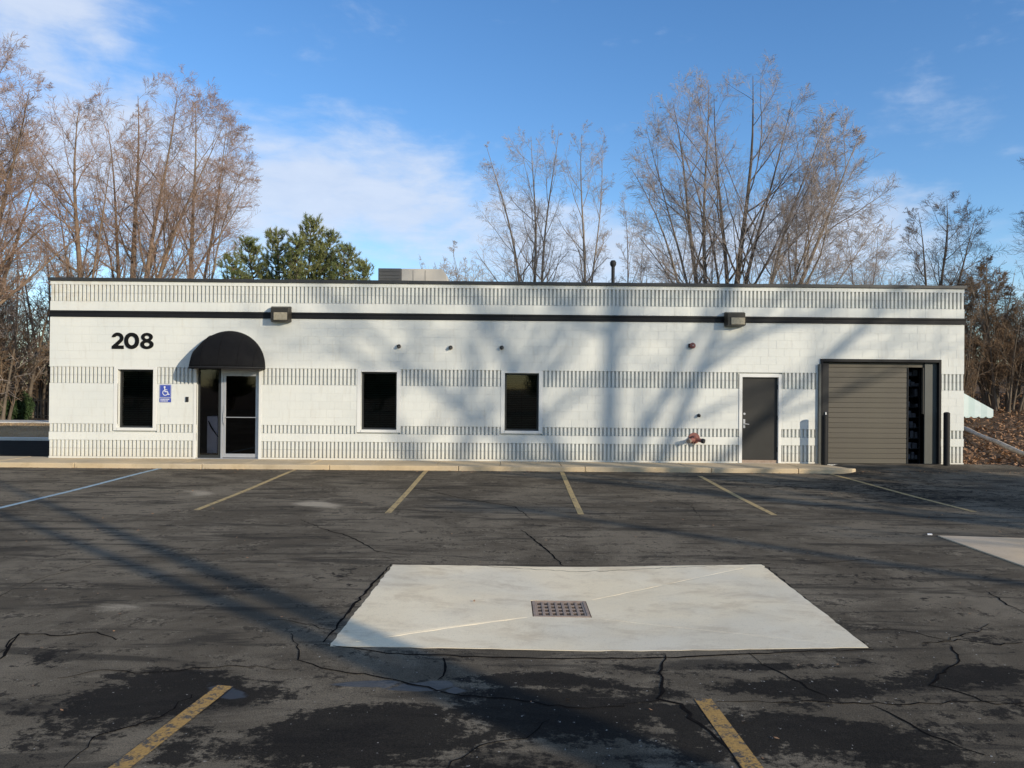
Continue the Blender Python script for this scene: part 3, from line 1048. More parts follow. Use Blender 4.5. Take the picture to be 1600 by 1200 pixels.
def lay_blocks():
    rr = random.Random(11)
    allb = {True: [], False: []}
    for ci, (z0, z1, fl) in enumerate(courses + cut_courses):
        off = 0.0 if (ci % 2 == 0) else BW / 2
        edges = [X0]
        x = X0 + (BW - off if off else BW)
        while x < X1 - 0.02:
            edges.append(x)
            x += BW
        edges.append(X1)
        for a, b in zip(edges[:-1], edges[1:]):
            segs = [(a, b)]
            for (h0, h1, hz0, hz1) in holes_blocks:
                if z1 > hz0 + 0.02 and z0 < hz1 - 0.02:
                    ns = []
                    for (s, e) in segs:
                        if e <= h0 or s >= h1:
                            ns.append((s, e))
                        else:
                            if s < h0:
                                ns.append((s, h0))
                            if e > h1:
                                ns.append((h1, e))
                    segs = ns
            for (s, e) in segs:
                if e - s > 0.03:
                    # parts of a block that stop short above/below an opening
                    zz0, zz1 = z0, z1
                    for (h0, h1, hz0, hz1) in holes_blocks:
                        if s < h1 - .01 and e > h0 + .01:
                            if z0 < hz0 < z1:
                                zz1 = min(zz1, hz0)
                            if z0 < hz1 < z1:
                                zz0 = max(zz0, hz1)
                    allb[fl].append((s, e, zz0, zz1))
    for fl in (True, False):
        lst = allb[fl]
        full = [b for b in lst if b[1] - b[0] > 0.3]
        rest = [b for b in lst if b[1] - b[0] <= 0.3]
        # the nearest to the camera show largest; courses at eye level first
        full.sort(key=lambda b: ((b[0] + b[1]) / 2) ** 2 + 3 * ((b[2] + b[3]) / 2 - 2.0) ** 2)
        single, rest = full[:296], full[296:] + rest
        bm = bmesh.new()
        for grp, single_ in ((single, True), (rest, False)):
            for (s, e, z0, z1) in grp:
                ph = ((s - X0) % (BW / 4)) if fl else 0.0
                if abs(ph - BW / 4) < 1e-4:
                    ph = 0.0
                me = block_mesh(fl, e - s, z1 - z0, ph)
                loc = Vector(((s + e) / 2, rr.uniform(-0.0007, 0.0007), (z0 + z1) / 2))
                if not fl:
                    loc.y -= 0.003
                if single_:
                    o = link('fluted_block' if fl else 'block', me, bld, loc=loc)
                else:
                    tmp = me.copy()
                    tmp.transform(Matrix.Translation(loc))
                    bm.from_mesh(tmp)
                    bpy.data.meshes.remove(tmp)
        nm = 'outer_fluted_blocks' if fl else 'outer_blocks'
        me = bpy.data.meshes.new(nm)
        bm.to_mesh(me)
        bm.free()
        me.materials.append(M_wall)
        link(nm, me, bld, kind='stuff')


lay_blocks()


def wall_grid(x0, x1, z0, z1, holes, y0, y1, name, mat, parent):
    """a wall slab with rectangular holes, built of butted boxes on one grid without inner faces"""
    xs = sorted(set([x0, x1] + [h[0] for h in holes] + [h[1] for h in holes]))
    zs = sorted(set([z0, z1] + [h[2] for h in holes] + [h[3] for h in holes]))
    xs = [x for x in xs if x0 <= x <= x1]
    zs = [z for z in zs if z0 <= z <= z1]
    def solid(i, j):
        if i < 0 or j < 0 or i >= len(xs) - 1 or j >= len(zs) - 1:
            return False
        cx, cz = (xs[i] + xs[i + 1]) / 2, (zs[j] + zs[j + 1]) / 2
        return not any(h[0] < cx < h[1] and h[2] < cz < h[3] for h in holes)
    mb = MB()
    for i in range(len(xs) - 1):
        for j in range(len(zs) - 1):
            if not solid(i, j):
                continue
            a, b, c, d = xs[i], xs[i + 1], zs[j], zs[j + 1]
            mb.poly([(a, y0, c), (b, y0, c), (b, y0, d), (a, y0, d)])
            mb.poly([(a, y1, c), (a, y1, d), (b, y1, d), (b, y1, c)])
            if not solid(i - 1, j):
                mb.poly([(a, y0, c), (a, y0, d), (a, y1, d), (a, y1, c)])
            if not solid(i + 1, j):
                mb.poly([(b, y0, c), (b, y1, c), (b, y1, d), (b, y0, d)])
            if not solid(i, j - 1):
                mb.poly([(a, y0, c), (a, y1, c), (b, y1, c), (b, y0, c)])
            if not solid(i, j + 1):
                mb.poly([(a, y0, d), (b, y0, d), (b, y1, d), (a, y1, d)])
    me = mb.mesh(name, mat, fix=False)
    return link(name, me, parent)


DEPTH = 5.8
# mortar face: 5 mm back from the plain blocks; a little deeper than the grooves behind fluted blocks
fl_z = [(c[0], c[1]) for c in courses if c[2]]
wall_grid(X0, X1, -0.3, ZTOP, holes_wall, 0.058, 0.20, 'front_wall', M_wall, bld)
# mortar bed behind the plain courses
bed = []
for (z0_, z1_) in [(c[0], c[1]) for c in (courses + cut_courses) if not c[2]]:
    bed.append((z0_, z1_))
bed.sort()
mrg = []
for b_ in bed:
    if mrg and abs(mrg[-1][1] - b_[0]) < 1e-4:
        mrg[-1] = (mrg[-1][0], b_[1])
    else:
        mrg.append(b_)
for (z0_, z1_) in mrg:
    hs = [(h[0], h[1], max(h[2], z0_), min(h[3], z1_)) for h in holes_wall if h[3] > z0_ and h[2] < z1_]
    hs = [h for h in hs if h[3] - h[2] > 1e-4]
    wall_grid(X0, X1, z0_ + 0.002, z1_ - 0.002, hs, -0.0012, 0.0575, 'mortar_bed', M_wall, bld)['kind'] = 'stuff'
mb = MB()
mb.box(X0, X0 + 0.2, 0.203, DEPTH, -0.3, ZTOP)
mb.build('side_wall', M_wall, bld)
MB().box(X1 - 0.2, X1, 0.203, DEPTH, -0.3, ZTOP).build('side_wall', M_wall, bld)
MB().box(X0 + 0.203, X1 - 0.203, DEPTH - 0.2, DEPTH, -0.3, ZTOP).build('rear_wall', M_wall, bld)
MB().box(X0 + 0.203, X1 - 0.203, 0.203, DEPTH - 0.203, 4.35, 4.45).build('roof', M_roof, bld)
# coping, slightly uneven metal lengths
rr = random.Random(4)
cuts = [X0 - 0.05, -8.7, -5.65, -2.6, 0.45, 3.5, 6.55, 9.3, X1 + 0.05]
for a, b in zip(cuts[:-1], cuts[1:]):
    dz = rr.uniform(-0.004, 0.004)
    mb = MB()
    mb.prism([(-0.045, ZTOP - 0.045), (-0.030, ZTOP - 0.045), (-0.030, ZTOP + 0.004), (0.24, ZTOP + 0.004), (0.24, ZTOP + 0.045), (-0.045, ZTOP + 0.035)], 'x', a + 0.002, b - 0.002)
    o = mb.build('coping', M_cope, bld, bevel=0.004)
    o.location.z = dz
for xx in (X0 - 0.045, X1 - 0.20):
    MB().box(xx, xx + 0.245, 0.245, DEPTH + 0.04, ZTOP + 0.006, ZTOP + 0.045).build('coping', M_cope, bld, bevel=0.004)
MB().box(X0 + 0.21, X1 - 0.21, DEPTH - 0.205, DEPTH + 0.04, ZTOP + 0.004, ZTOP + 0.04).build('coping', M_cope, bld, bevel=0.004)
# black band: fascia channel in lengths
cuts = [X0 - 0.006, -7.9, -3.9, 0.1, 4.1, 8.1, X1 + 0.035]
for a, b in zip(cuts[:-1], cuts[1:]):
    MB().prism([(-0.026, zs0 + 0.004), (0.0, zs0 + 0.004), (0.0, zs1 - 0.004), (-0.026, zs1 - 0.004), (-0.026, zs1 - 0.05), (-0.016, zs1 - 0.06), (-0.016, zs0 + 0.05), (-0.026, zs0 + 0.04)], 'x', a + 0.0015, b - 0.0015) \
        .build('black_band', M_black, bld, bevel=0.002)

# windows
for (a, b, c, d) in WINS:
    w = link('window', None, bld)
    s = 0.10
    # smooth painted surround, cast round the opening
    for (q0, q1, r0, r1) in [(a - s + .002, a, c - 0.068, d + 0.068), (b, b + s - .002, c - 0.068, d + 0.068)]:
        MB().box(q0, q1, -0.012, 0.028, r0, r1).build('surround', M_whitem, w, bevel=0.004)
    MB().box(a + .001, b - .001, -0.012, 0.028, d, d + 0.068).build('surround', M_whitem, w, bevel=0.004)
    MB().box(a + .001, b - .001, -0.022, 0.19, c - 0.068, c + 0.002).build('sill', M_whitem, w, bevel=0.004)
    y = 0.13
    f = MB()
    t = 0.045
    f.box(a + .002, a + t, y, y + .05, c + .003, d - .002).box(b - t, b - .002, y, y + .05, c + .003, d - .002)
    f.box(a + t, b - t, y, y + .05, c + .003, c + t).box(a + t, b - t, y, y + .05, d - t, d - .002)
    f.build('frame', M_bronze, w, bevel=0.003)
    mx = (a + b) / 2
    MB().box(mx - .005, mx + .005, y + .028, y + .036, c + t, d - t).build('mullion', M_bronze, w)
    for kk in (1, 2, 3):
        zz = c + (d - c) * kk / 4
        MB().box(a + t, b - t, y + .0285, y + .0355, zz - .006, zz + .006).build('muntin', M_bronze, w)
    MB().box(a + t - .005, b - t + .005, y + .022, y + .026, c + t - .005, d - t + .005).build('pane', M_glass, w)
    bl = MB()
    n = 30
    for i in range(n):
        zz = c + 0.06 + (d - c - 0.12) * i / (n - 1)
        bl.prism([(y + .075, zz - .016), (y + .077, zz - .017), (y + .099, zz + .014), (y + .097, zz + .015)], 'x', a + .02, b - .02)
    bl.build('blind', M_slatb, w, kind='stuff')
    MB().box(a + .01, b - .01, y + .07, y + .11, d - .05, d - .01).build('blind_rail', M_slatb, w)
    MB().box(a - 0.1, b + 0.1, 0.40, 0.42, c - 0.1, d + 0.1).box(a - .1, a - .08, .201, .40, c - .1, d + .1).box(b + .08, b + .1, .201, .40, c - .1, d + .1) \
        .box(a - .08, b + .08, .201, .40, d + .08, d + .1).box(a - .08, b + .08, .201, .40, c - .1, c - .08).build('room_behind', M_interior, w)


# entrance
def entrance():
    a, b, c, d = ENTRY
    e = link('entrance', None, bld)
    for (q0, q1) in [(a - .068, a), (b, b + .068)]:
        MB().box(q0, q1, -0.012, 0.028, 0.152, d + .02).build('surround', M_whitem, e, bevel=0.004)
    y = 0.10
    # fixed side light
    f = MB()
    sx = -7.42
    f.box(a + .002, a + .05, y, y + .05, c + .01, d - .002).box(sx - .07, sx, y, y + .05, c + .01, d - .002)
    f.box(a + .05, sx - .07, y, y + .05, c + .01, c + .09).box(a + .05, sx - .07, y, y + .05, d - .06, d - .002)
    f.build('sidelight_frame', M_bronze, e, bevel=0.003)
    MB().box(a + .045, sx - .065, y + .02, y + .026, c + .085, d - .055).build('sidelight_pane', M_glass3, e)
    MB().box(a + .07, a + .075 + .27, 0.55, 0.95, 0.25, 1.22).build('cabinet_inside', M_pink, e)
    MB().tube([(a + .12, 0.50, 1.10), (a + .2, .50, .93), (a + .42, 0.50, 0.62)], [0.012, .022, 0.010], 8).build('umbrella_inside', M_blackm, e)
    # metal door frame
    dx0, dx1 = sx + .002, b - .002
    f = MB()
    f.box(dx0, dx0 + .05, y - .03, y + .06, c + .01, d - .002).box(dx1 - .05, dx1, y - .03, y + .06, c + .01, d - .002)
    f.box(dx0 + .05, dx1 - .05, y - .03, y + .06, d - .16, d - .002)
    f.build('door_frame', M_alu, e, bevel=0.003)
    dr = MB()
    p0, p1, q0, q1 = dx0 + .054, dx1 - .054, c + .03, d - .165
    dr.box(p0, p0 + .065, y - .01, y + .035, q0, q1).box(p1 - .055, p1, y - .01, y + .035, q0, q1)
    dr.box(p0 + .065, p1 - .055, y - .01, y + .035, q0, q0 + .10).box(p0 + .065, p1 - .055, y - .01, y + .035, q1 - .05, q1)
    dr.build('door_leaf_frame', M_alu, e, bevel=0.003)
    MB().box(p0 + .064, p1 - .054, y + .008, y + .014, q0 + .099, q1 - .049).build('door_pane', M_glass2, e)
    zz = 1.22
    MB().tube([(p0 + .03, y - .012, zz), (p0 + .03, y - .06, zz), (p1 - .03, y - .06, zz), (p1 - .03, y - .012, zz)], .011, 8).build('push_bar', M_alu, e, smooth=True)
    MB().box(p0 + .015, p0 + .055, y - .02, y - .010, zz - .22, zz + .30).build('pull_plate', M_alu, e, bevel=.003)
    MB().tube([(p0 + .035, y - .02, zz - .18), (p0 + .035, y - .065, zz - .14), (p0 + .035, y - .065, zz + .12), (p0 + .035, y - .02, zz + .16)], .010, 8).build('pull_handle', M_alu, e, smooth=True)
    MB().tube([(p0 + .032, y - .010, zz + .27), (p0 + .032, y - .028, zz + .27)], .022, 12).build('lock', M_alu, e, smooth=True)
    MB().box(p0 + .18, p0 + .46, y - .055, y - .012, q1 - .045, q1 + .012).build('door_closer', M_alu, e, bevel=.004)
    MB().box(a + .003, b - .003, -0.02, 0.19, 0.153, 0.166).build('threshold', M_alu, e)
    # the hall behind
    MB().box(a - .4, b + .4, 2.5, 2.55, 0.0, 2.8).box(a - .45, a - .4, .201, 2.5, 0, 2.8).box(b + .4, b + .45, .201, 2.5, 0, 2.8) \
        .box(a - .4, b + .4, .201, 2.5, 2.75, 2.8).box(a - .4, b + .4, .201, 2.5, 0.0, 0.15).build('hall_behind', M_interior, e)


entrance()


# service door
def service_door():
    a, b, c, d = DOOR
    e = link('service_door', None, bld)
    t = 0.07
    f = MB()
    f.box(a - t, a + .012, -0.02, 0.10, 0.152, d + t).box(b - .012, b + t, -0.02, 0.10, 0.152, d + t).box(a + .012, b - .012, -0.02, 0.10, d - .012, d + t)
    f.build('frame', M_whitem, e, bevel=.004)
    MB().box(a + .022, b - .020, 0.055, 0.10, c + .085, d - .022).build('door_leaf', M_steel_door, e, bevel=.003)
    MB().box(a + .014, b - .014, 0.02, .10, c + .0, c + .078).build('threshold', M_rust, e)
    MB().box(a + .022, b - .02, .102, .19, c, d - .015).build('stop', M_blackm, e)
    hx = a + .085
    MB().box(hx - .025, hx + .025, .045, .056, 1.05, 1.28).build('lock_plate', M_alu, e, bevel=.003)
    MB().tube([(hx, .05, 1.16), (hx, -.005, 1.16), (hx + .11, -.005, 1.15)], .011, 8).build('lever', M_alu, e, smooth=True)
    MB().tube([(hx, .054, 1.42), (hx, .030, 1.42)], .028, 12).build('deadbolt', M_alu, e, smooth=True)
    for zz in (.5, 1.32, 2.12):
        MB().tube([(b - .016, .045, zz - .06), (b - .016, .045, zz + .06)], .010, 8).build('hinge', M_black, e)


service_door()


# garage opening
def garage():
    a, b, c, d = GAR
    e = link('garage_door', None, bld)
    f = MB()
    f.box(a - .01, a + .055, -0.035, .19, c, d).box(b - .05, b + .012, -0.035, .19, c, d).box(a + .055, b - .05, -0.035, .19, d - .075, d)
    f.build('steel_frame', M_black, e, bevel=.004)
    MB().box(a - .07, a - .012, -0.07, -0.012, c + .02, 2.72).build('frame_shade_strip', M_garage_d, e, bevel=.004)  # dark strip standing in for the bluish shade beside the frame
    MB().box(a + .056, 8.30, .06, .16, c, d - .076).build('jamb_seal', M_blackm, e, bevel=.003)
    # sectional slats
    x0, x1 = 8.305, 10.37
    z0, z1 = 0.155, 2.78
    n = 20
    sh = (z1 - z0) / n
    me = {}
    for i in range(n):
        zz = z0 + i * sh
        big = (i % 2 == 0)
        # a broad bead with a lip; every second joint is deeper
        prof = [(0.150, 0.0), (0.116, 0.001), (0.110, 0.008), (0.110, sh - 0.014), (0.119 if big else .113, sh - 0.004), (0.150, sh - 0.002)]
        if big not in me:
            me[big] = MB().prism(prof, 'x', 0, x1 - x0).mesh('slat', M_garage)
        link('slat', me[big], e, loc=(x0, 0, zz))
    MB().box(x1 + .004, 10.80, .112, .15, 2.66, 2.775).build('header_slat', M_garage, e, bevel=.003)
    MB().box(x0, 10.80, .105, .15, 0.135, 0.152).build('bottom_seal', M_blackm, e)
    MB().box(x0 - .012, x0 - .001, .09, .15, z0, z1).build('side_trim', M_garage_d, e)
    MB().box(x1 + .001, x1 + .02, .09, .15, z0, 2.655).build('side_trim', M_blackm, e)
    MB().box(10.775, 10.80, .09, .17, 1.45, 2.655).build('edge_strip', M_garage, e)
    MB().box(10.805, b - .052, .07, .11, c + .03, d - .078).build('side_panel', M_garage_d, e, bevel=.003)
    # padlock hasp and handle on the seal
    MB().box(8.20, 8.235, .03, .058, 1.05, 1.48).build('latch_rail', M_alu, e, bevel=.003)
    MB().tube([(8.217, .028, 1.30), (8.217, .01, 1.30)], .022, 10).build('latch_knob', M_alu, e)
    # storage seen through the gap
    MB().box(a - .2, b + .2, 4.0, 4.05, 0.0, 3.4).box(a - .25, a - .2, .201, 4.0, 0, 3.4).box(b + .2, b + .25, .201, 4.0, 0, 3.4) \
        .box(a - .2, b + .2, .201, 4.0, 3.35, 3.4).box(a - .2, b + .2, .201, 4.0, 0.0, 0.13).build('store_room', M_interior, e)


garage()


def shelving():
    t = thing('storage_shelf', 'dark storage shelf of boxed goods seen through the gap beside the taupe garage door', 'shelf', (10.6, 0.45, 0.135))
    for sx in (-.28, .28):
        for sy in (0, .4):
            MB().box(sx - .015, sx + .015, sy, sy + .03, 0, 2.5).build('post', M_blackm, t)
    rr = random.Random(8)
    for i in range(9):
        zz = 0.12 + i * .275
        MB().box(-.264, .264, .002, .428, zz - .02, zz).build('shelf_board', M_blackm, t)
        mb = MB()
        x = -.25
        while x < .2:
            w = rr.uniform(.06, .13)
            h = rr.uniform(.06, .2)
            if rr.random() < .8:
                mb.box(x, x + w, .03, .3, zz + .001, zz + h)
            x += w + rr.uniform(.01, .05)
        if mb.v:
            mb.build('carton', M_stock, t, kind='stuff')


shelving()


# awning
def awning():
    t = thing('entrance_awning', 'black dome-shaped canvas awning over the glass entrance door', 'awning', (0, 0, 0))
    ax0, ax1 = -8.02, -6.22
    cxm = (ax0 + ax1) / 2 - 0.05
    zb, zt = 2.49, 3.43
    P = 0.80
    hw = 0.905
    Hh = zt - zb
    # quarter-ellipsoid dome gathered in gores
    seams = 6
    n, mth = 42, 20
    V = []
    Fq = []
    def pt(ph, th):
        # ph across 0..pi, th from wall (0) outwards pi/2 is the front bottom
        x = cxm - hw * math.cos(ph)
        rr_ = math.sin(ph)
        return x, rr_, th
    # surface as arcs: for each outline angle a on the wall semicircle, sweep down to the front bottom edge
    for i in range(n + 1):
        a = math.pi * i / n
        xw = -math.cos(a)
        zw = math.sin(a) ** 0.92
        for j in range(mth + 1):
            s = j / mth
            # front bottom rim: half-ellipse in plan
            b_ = s * math.pi / 2
            x = xw
            y = math.sin(b_) * (abs(math.sin(a)) ** 0.45)
            zz = zw * math.cos(b_) ** 0.9
            # gentle sag between the ribs
            sag = 0.012 * math.sin(math.pi * ((i / n * seams) % 1.0)) * math.sin(math.pi * s)
            V.append((cxm + x * (hw - sag), -0.012 - y * (P - sag), zb + zz * (Hh - sag)))
    for i in range(n):
        for j in range(mth):
            q = i * (mth + 1) + j
            Fq.append((q, q + 1, q + mth + 2, q + mth + 1))
    me = bpy.data.meshes.new('canvas')
    me.from_pydata(V, [], Fq)
    me.materials.append(M_canvas)
    o = link('canvas', me, t)
    me.polygons.foreach_set('use_smooth', [True] * len(me.polygons))
    s = o.modifiers.new('thick', 'SOLIDIFY')
    s.thickness = 0.006
    # ribs under the cloth and rim
    for kx in range(1, seams):
        a = math.pi * kx / seams
        i = round(n * kx / seams)
        pts = [V[i * (mth + 1) + j] for j in range(0, mth + 1, 2)]
        pts = [(p[0], p[1] - .004, p[2] + .002) for p in pts]
        MB().tube(pts, .007, 6).build('seam', M_canvas, t, smooth=True)
    rim = [V[i * (mth + 1) + mth] for i in range(n + 1)]
    MB().tube([(p[0], p[1], p[2] + .002) for p in rim], .013, 8).build('rim_tube', M_blackm, t, smooth=True)
    rimw = [V[i * (mth + 1)] for i in range(n + 1)]
    MB().tube([(p[0], -0.022, p[2]) for p in rimw], .012, 8).build('wall_tube', M_blackm, t, smooth=True)
    # short valance hung from the rim
    V2, F2 = [], []
    for i, p in enumerate(rim):
        V2 += [(p[0], p[1], p[2]), (p[0], p[1], p[2] - 0.035)]
        if i:
            k_ = 2 * i
            F2.append((k_ - 2, k_, k_ + 1, k_ - 1))
    me = bpy.data.meshes.new('valance')
    me.from_pydata(V2, [], F2)
    me.materials.append(M_canvas)
    o = link('valance', me, t)
    s = o.modifiers.new('thick', 'SOLIDIFY')
    s.thickness = 0.005


awning()


# numbers
def curve_mesh(splines, depth, name, mat, parent, loc):
    cu = bpy.data.curves.new(name, 'CURVE')
    cu.dimensions = '2D'
    cu.fill_mode = 'BOTH'
    cu.extrude = depth / 2
    for pts in splines:
        s = cu.splines.new('POLY')
        s.points.add(len(pts) - 1)
        for i, p in enumerate(pts):
            s.points[i].co = (p[0], p[1], 0, 1)
        s.use_cyclic_u = True
    o = bpy.data.objects.new(name, cu)
    C.objects.link(o)
    dg = bpy.context.evaluated_depsgraph_get()
    me = bpy.data.meshes.new_from_object(o.evaluated_get(dg))
    bpy.data.objects.remove(o)
    me.transform(Matrix.Rotation(R(90), 4, 'X'))
    if not me.materials:
        me.materials.append(mat)
    else:
        me.materials[0] = mat
    return link(name, me, parent, loc=loc)


def ell(cx, cy, rx, ry, n=40, pw=1.0):
    out = []
    for i in range(n):
        a = 2 * math.pi * i / n
        c_, s_ = math.cos(a), math.sin(a)
        out.append((cx + rx * math.copysign(abs(c_) ** pw, c_), cy + ry * math.copysign(abs(s_) ** pw, s_)))
    return out


def two():
    # outline of a heavy geometric 2 in a 0.74 x 1 box
    o = []
    cx, cy, r, ir = 0.345, 0.665, 0.335, 0.135
    for i in range(22):       # outer bowl, from the left tip over the top to the right
        a = R(172 - i * (172 + 42) / 21)
        o.append((cx + r * math.cos(a), cy + r * math.sin(a)))
    o += [(0.415, 0.26), (0.365, 0.21)]
    o += [(0.70, 0.21), (0.70, 0.0), (0.02, 0.0), (0.02, 0.165), (0.36, 0.49)]
    for i in range(12):       # inner bowl back to the left tip
        a = R(-38 + i * (38 + 150) / 11)
        o.append((cx + ir * 1.02 * math.cos(a), cy + ir * math.sin(a)))
    o.append((cx - 0.20, cy + 0.045))
    return [o]


def eight():
    # union of two discs, by the larger radius along each horizontal line
    L, Rr = [], []
    n = 48
    for i in range(n + 1):
        y = i / n
        def hwid(cy, rx, ry):
            t = (y - cy) / ry
            return rx * math.sqrt(max(0, 1 - t * t))
        w = max(hwid(0.285, 0.36, 0.285), hwid(0.74, 0.315, 0.26))
        L.append((0.36 - w, y))
        Rr.append((0.36 + w, y))
    out = L[1:-1] + [(0.36, 1.0)] + Rr[1:-1][::-1] + [(0.36, 0.0)]
    return [out, ell(0.36, 0.29, 0.155, 0.115, 24), ell(0.36, 0.725, 0.130, 0.10, 24)]


zb_n, zt_n = 2.955, 3.375
nh = zt_n - zb_n
xn = -10.20
nroot = thing('building_number', 'black raised house number 208 on the white wall left of the awning', 'house number', (xn, -0.012, zb_n))
S_ = lambda spl, sx: [[(p[0] * sx, p[1] * nh) for p in s] for s in spl]
curve_mesh(S_(two(), nh * 1.06), 0.02, 'digit_two', M_num, nroot, (0, 0, 0))
curve_mesh(S_([ell(0.45, 0.5, 0.45, 0.5, 48, 0.94), ell(0.45, 0.5, 0.215, 0.275, 40)], nh), 0.02, 'digit_zero', M_num, nroot, (0.325, 0, 0))
curve_mesh(S_(eight(), nh * 1.12), 0.02, 'digit_eight', M_num, nroot, (0.735, 0, 0))


# accessible sign
def sign():
    t = thing('accessible_entrance_sign', 'blue sign with white wheelchair symbol and a lettered strip between window and entrance', 'sign', (-8.81, -0.014, 1.82))
    MB().box(-.148, .148, -.003, .003, -.105, .225).build('sign_plate', M_blue, t, bevel=.002)
    b = MB()
    q = .140
    for (x0, x1, z0, z1) in [(-q, q, .2135, .2175), (-q, q, -.0975, -.0935), (-q, -q + .004, -.0933, .2133), (q - .004, q, -.0933, .2133)]:
        b.box(x0, x1, -.0045, -.0032, z0, z1)
    b.build('border', M_white, t)
    # wheelchair symbol
    def disc(cx, cz, r, n=20):
        return [(cx + r * math.cos(2 * math.pi * i / n), cz + r * math.sin(2 * math.pi * i / n)) for i in range(n)]
    s = MB()
    s.prism(disc(-.018, .165, .024), 'y', -.0052, -.0034)
    def bar(x0, z0, x1, z1, w, y):
        dx, dz = x1 - x0, z1 - z0
        l = math.hypot(dx, dz)
        nx, nz = -dz / l * w / 2, dx / l * w / 2
        s.prism([(x0 + nx, z0 + nz), (x1 + nx, z1 + nz), (x1 - nx, z1 - nz), (x0 - nx, z0 - nz)], 'y', y - .0018, y)
    bar(-.018, .140, -.008, .040, .024, -.0036)
    bar(-.014, .098, .050, .092, .016, -.0038)
    bar(-.010, .046, .058, .046, .022, -.0040)
    bar(.054, .052, .080, -.030, .020, -.0042)
    bar(.074, -.030, .108, -.018, .018, -.0044)
    ring_o, ring_i = [], []
    for i in range(22):
        a = R(118 + i * (345 - 118) / 21)
        ring_o.append((.0 + .074 * math.cos(a), .020 + .074 * math.sin(a)))
        ring_i.append((.0 + .057 * math.cos(a), .020 + .057 * math.sin(a)))
    for i in range(21):
        s.prism([ring_o[i], ring_o[i + 1], ring_i[i + 1], ring_i[i]], 'y', -.0056, -.0038)
    s.build('wheelchair_symbol', M_white, t)
    MB().box(-.148, .148, -.003, .003, -.225, -.118).build('strip_plate', M_blue, t, bevel=.002)
    x = MB()
    for (zz, seq) in ((-.150, (.03, .022, .03, .026, .03, .024, .03)), (-.192, (.024, .03, .022, .03, .03, .024))):
        cx = -.12
        for w in seq:
            x.box(cx, cx + w * .8, -.0045, -.0032, zz - .013, zz + .013)
            cx += w + .006
    x.build('strip_lettering', M_white, t, kind='stuff')


sign()

MB().box(-.035, .035, -.028, 0, -.065, .065).box(-.024, .024, -.034, -.0285, -.05, .05).build('keypad', M_blackm, None, bevel=.004, label='small black keypad on the white wall left of the entrance', category='keypad').location = (-8.25, -0.006, 1.675)


# wall pack lights
def wall_light(u0, u1, v0, v1, label):
    xa, za = W(u0, v1, -.25)
    xb, zb_ = W(u1, v0, -.25)
    xc, zc = (xa + xb) / 2, (za + zb_) / 2
    w, h = (xb - xa), (zb_ - za)
    t = thing('wall_light', label, 'wall light', (xc, -0.026, zc), group='wall pack lights on the black band')
    ww = w / 2
    hh = h / 2
    # housing with sloping top and sides
    mb = MB()
    D = 0.24
    mb.v = [(-ww, 0, -hh), (ww, 0, -hh), (ww, 0, hh), (-ww, 0, hh),
            (-ww * .86, -D, -hh * .9), (ww * .9, -D, -hh * .9), (ww * .9, -D, hh * .78), (-ww * .86, -D, hh * .78),
            (-ww, -D * .35, hh), (ww, -D * .35, hh), (-ww, -D * .35, -hh), (ww, -D * .35, -hh)]
    mb.f = [(0, 3, 2, 1), (3, 8, 9, 2), (8, 7, 6, 9), (4, 5, 6, 7), (0, 1, 11, 10), (10, 11, 5, 4),
            (0, 10, 8, 3), (10, 4, 7, 8), (1, 2, 9, 11), (11, 9, 6, 5)]
    mb.build('housing', M_bronze_lamp, t, bevel=.006)
    MB().prism([(-ww * .55, -hh * .84), (ww * .84, -hh * .84), (ww * .84, hh * .16), (-ww * .55, hh * .16)], 'y', -D - .026, -D - .001).build('lens', M_lens, t, bevel=.010)
    f = MB()
    f.box(-ww * .62, ww * .9, -D - .02, -D - .0005, hh * .18, hh * .26).box(ww * .855, ww * .91, -D - .028, -D - .0005, -hh * .88, hh * .17)
    f.build('lens_frame', M_bronze_lamp, t)
    MB().tube([(-ww * 1.0, -.03, 0), (-ww * 1.25, -.03, 0)], .018, 8).build('conduit_entry', M_black, t)


wall_light(421, 452, 478, 502, 'bronze wall pack light on the black band right of the dome awning')
wall_light(1135, 1166, 487, 509, 'bronze wall pack light on the black band above left of the grey service door')


def sensor(u, v, label):
    x, zz = W(u, v, -.05)
    t = thing('light_socket', label, 'light fixture', (x, -0.007, zz), group='small round fixtures in a row under the black band')
    MB().tube([(0, 0, 0), (0, -.02, 0)], [.062, .058], 16).build('base_plate', M_unit, t, smooth=True)
    MB().tube([(0, -.0205, 0), (0, -.05, 0), (.012, -.095, -.012)], [.050, .046, .036], 14).build('socket', M_blackm, t, smooth=True)
    MB().tube([(.0125, -.0955, -.0125), (.016, -.105, -.016)], [.024, .022], 12).build('socket_mouth', M_unit_d, t)


sensor(623, 541, 'small round black fixture above the middle window, first of the row of three')
sensor(704, 543, 'small round black fixture midway between the two middle windows')
sensor(784, 543, 'small round black fixture above the left edge of the rightmost window')


def alarm():
    x, zz = W(1081, 540, -.06)
    t = thing('alarm_bell', 'faded red alarm bell high on the wall between window and service door', 'alarm bell', (x, -0.007, zz))
    MB().box(-.045, .045, -.035, 0, -.05, .05).build('back_box', M_blackm, t, bevel=.004).location.x = -.035
    MB().tube([(.02, -.036, 0), (.02, -.050, 0), (.02, -.085, 0), (.02, -.10, 0)], [.030, .078, .072, .030], 20).build('gong', M_red, t, smooth=True)
    MB().tube([(.02, -.1005, 0), (.02, -.112, 0)], .014, 10).build('centre_nut', M_alu, t)


alarm()
x_, z_ = W(1092, 649, -.03)
MB().tube([(0, 0, 0), (0, -.05, -.004), (.004, -.085, -.03)], [.045, .040, .024], 12).build('pipe_outlet', M_blackm, None, smooth=True, label='small black pipe outlet on the wall above the red fire connection', category='pipe').location = (x_, -.007, z_)


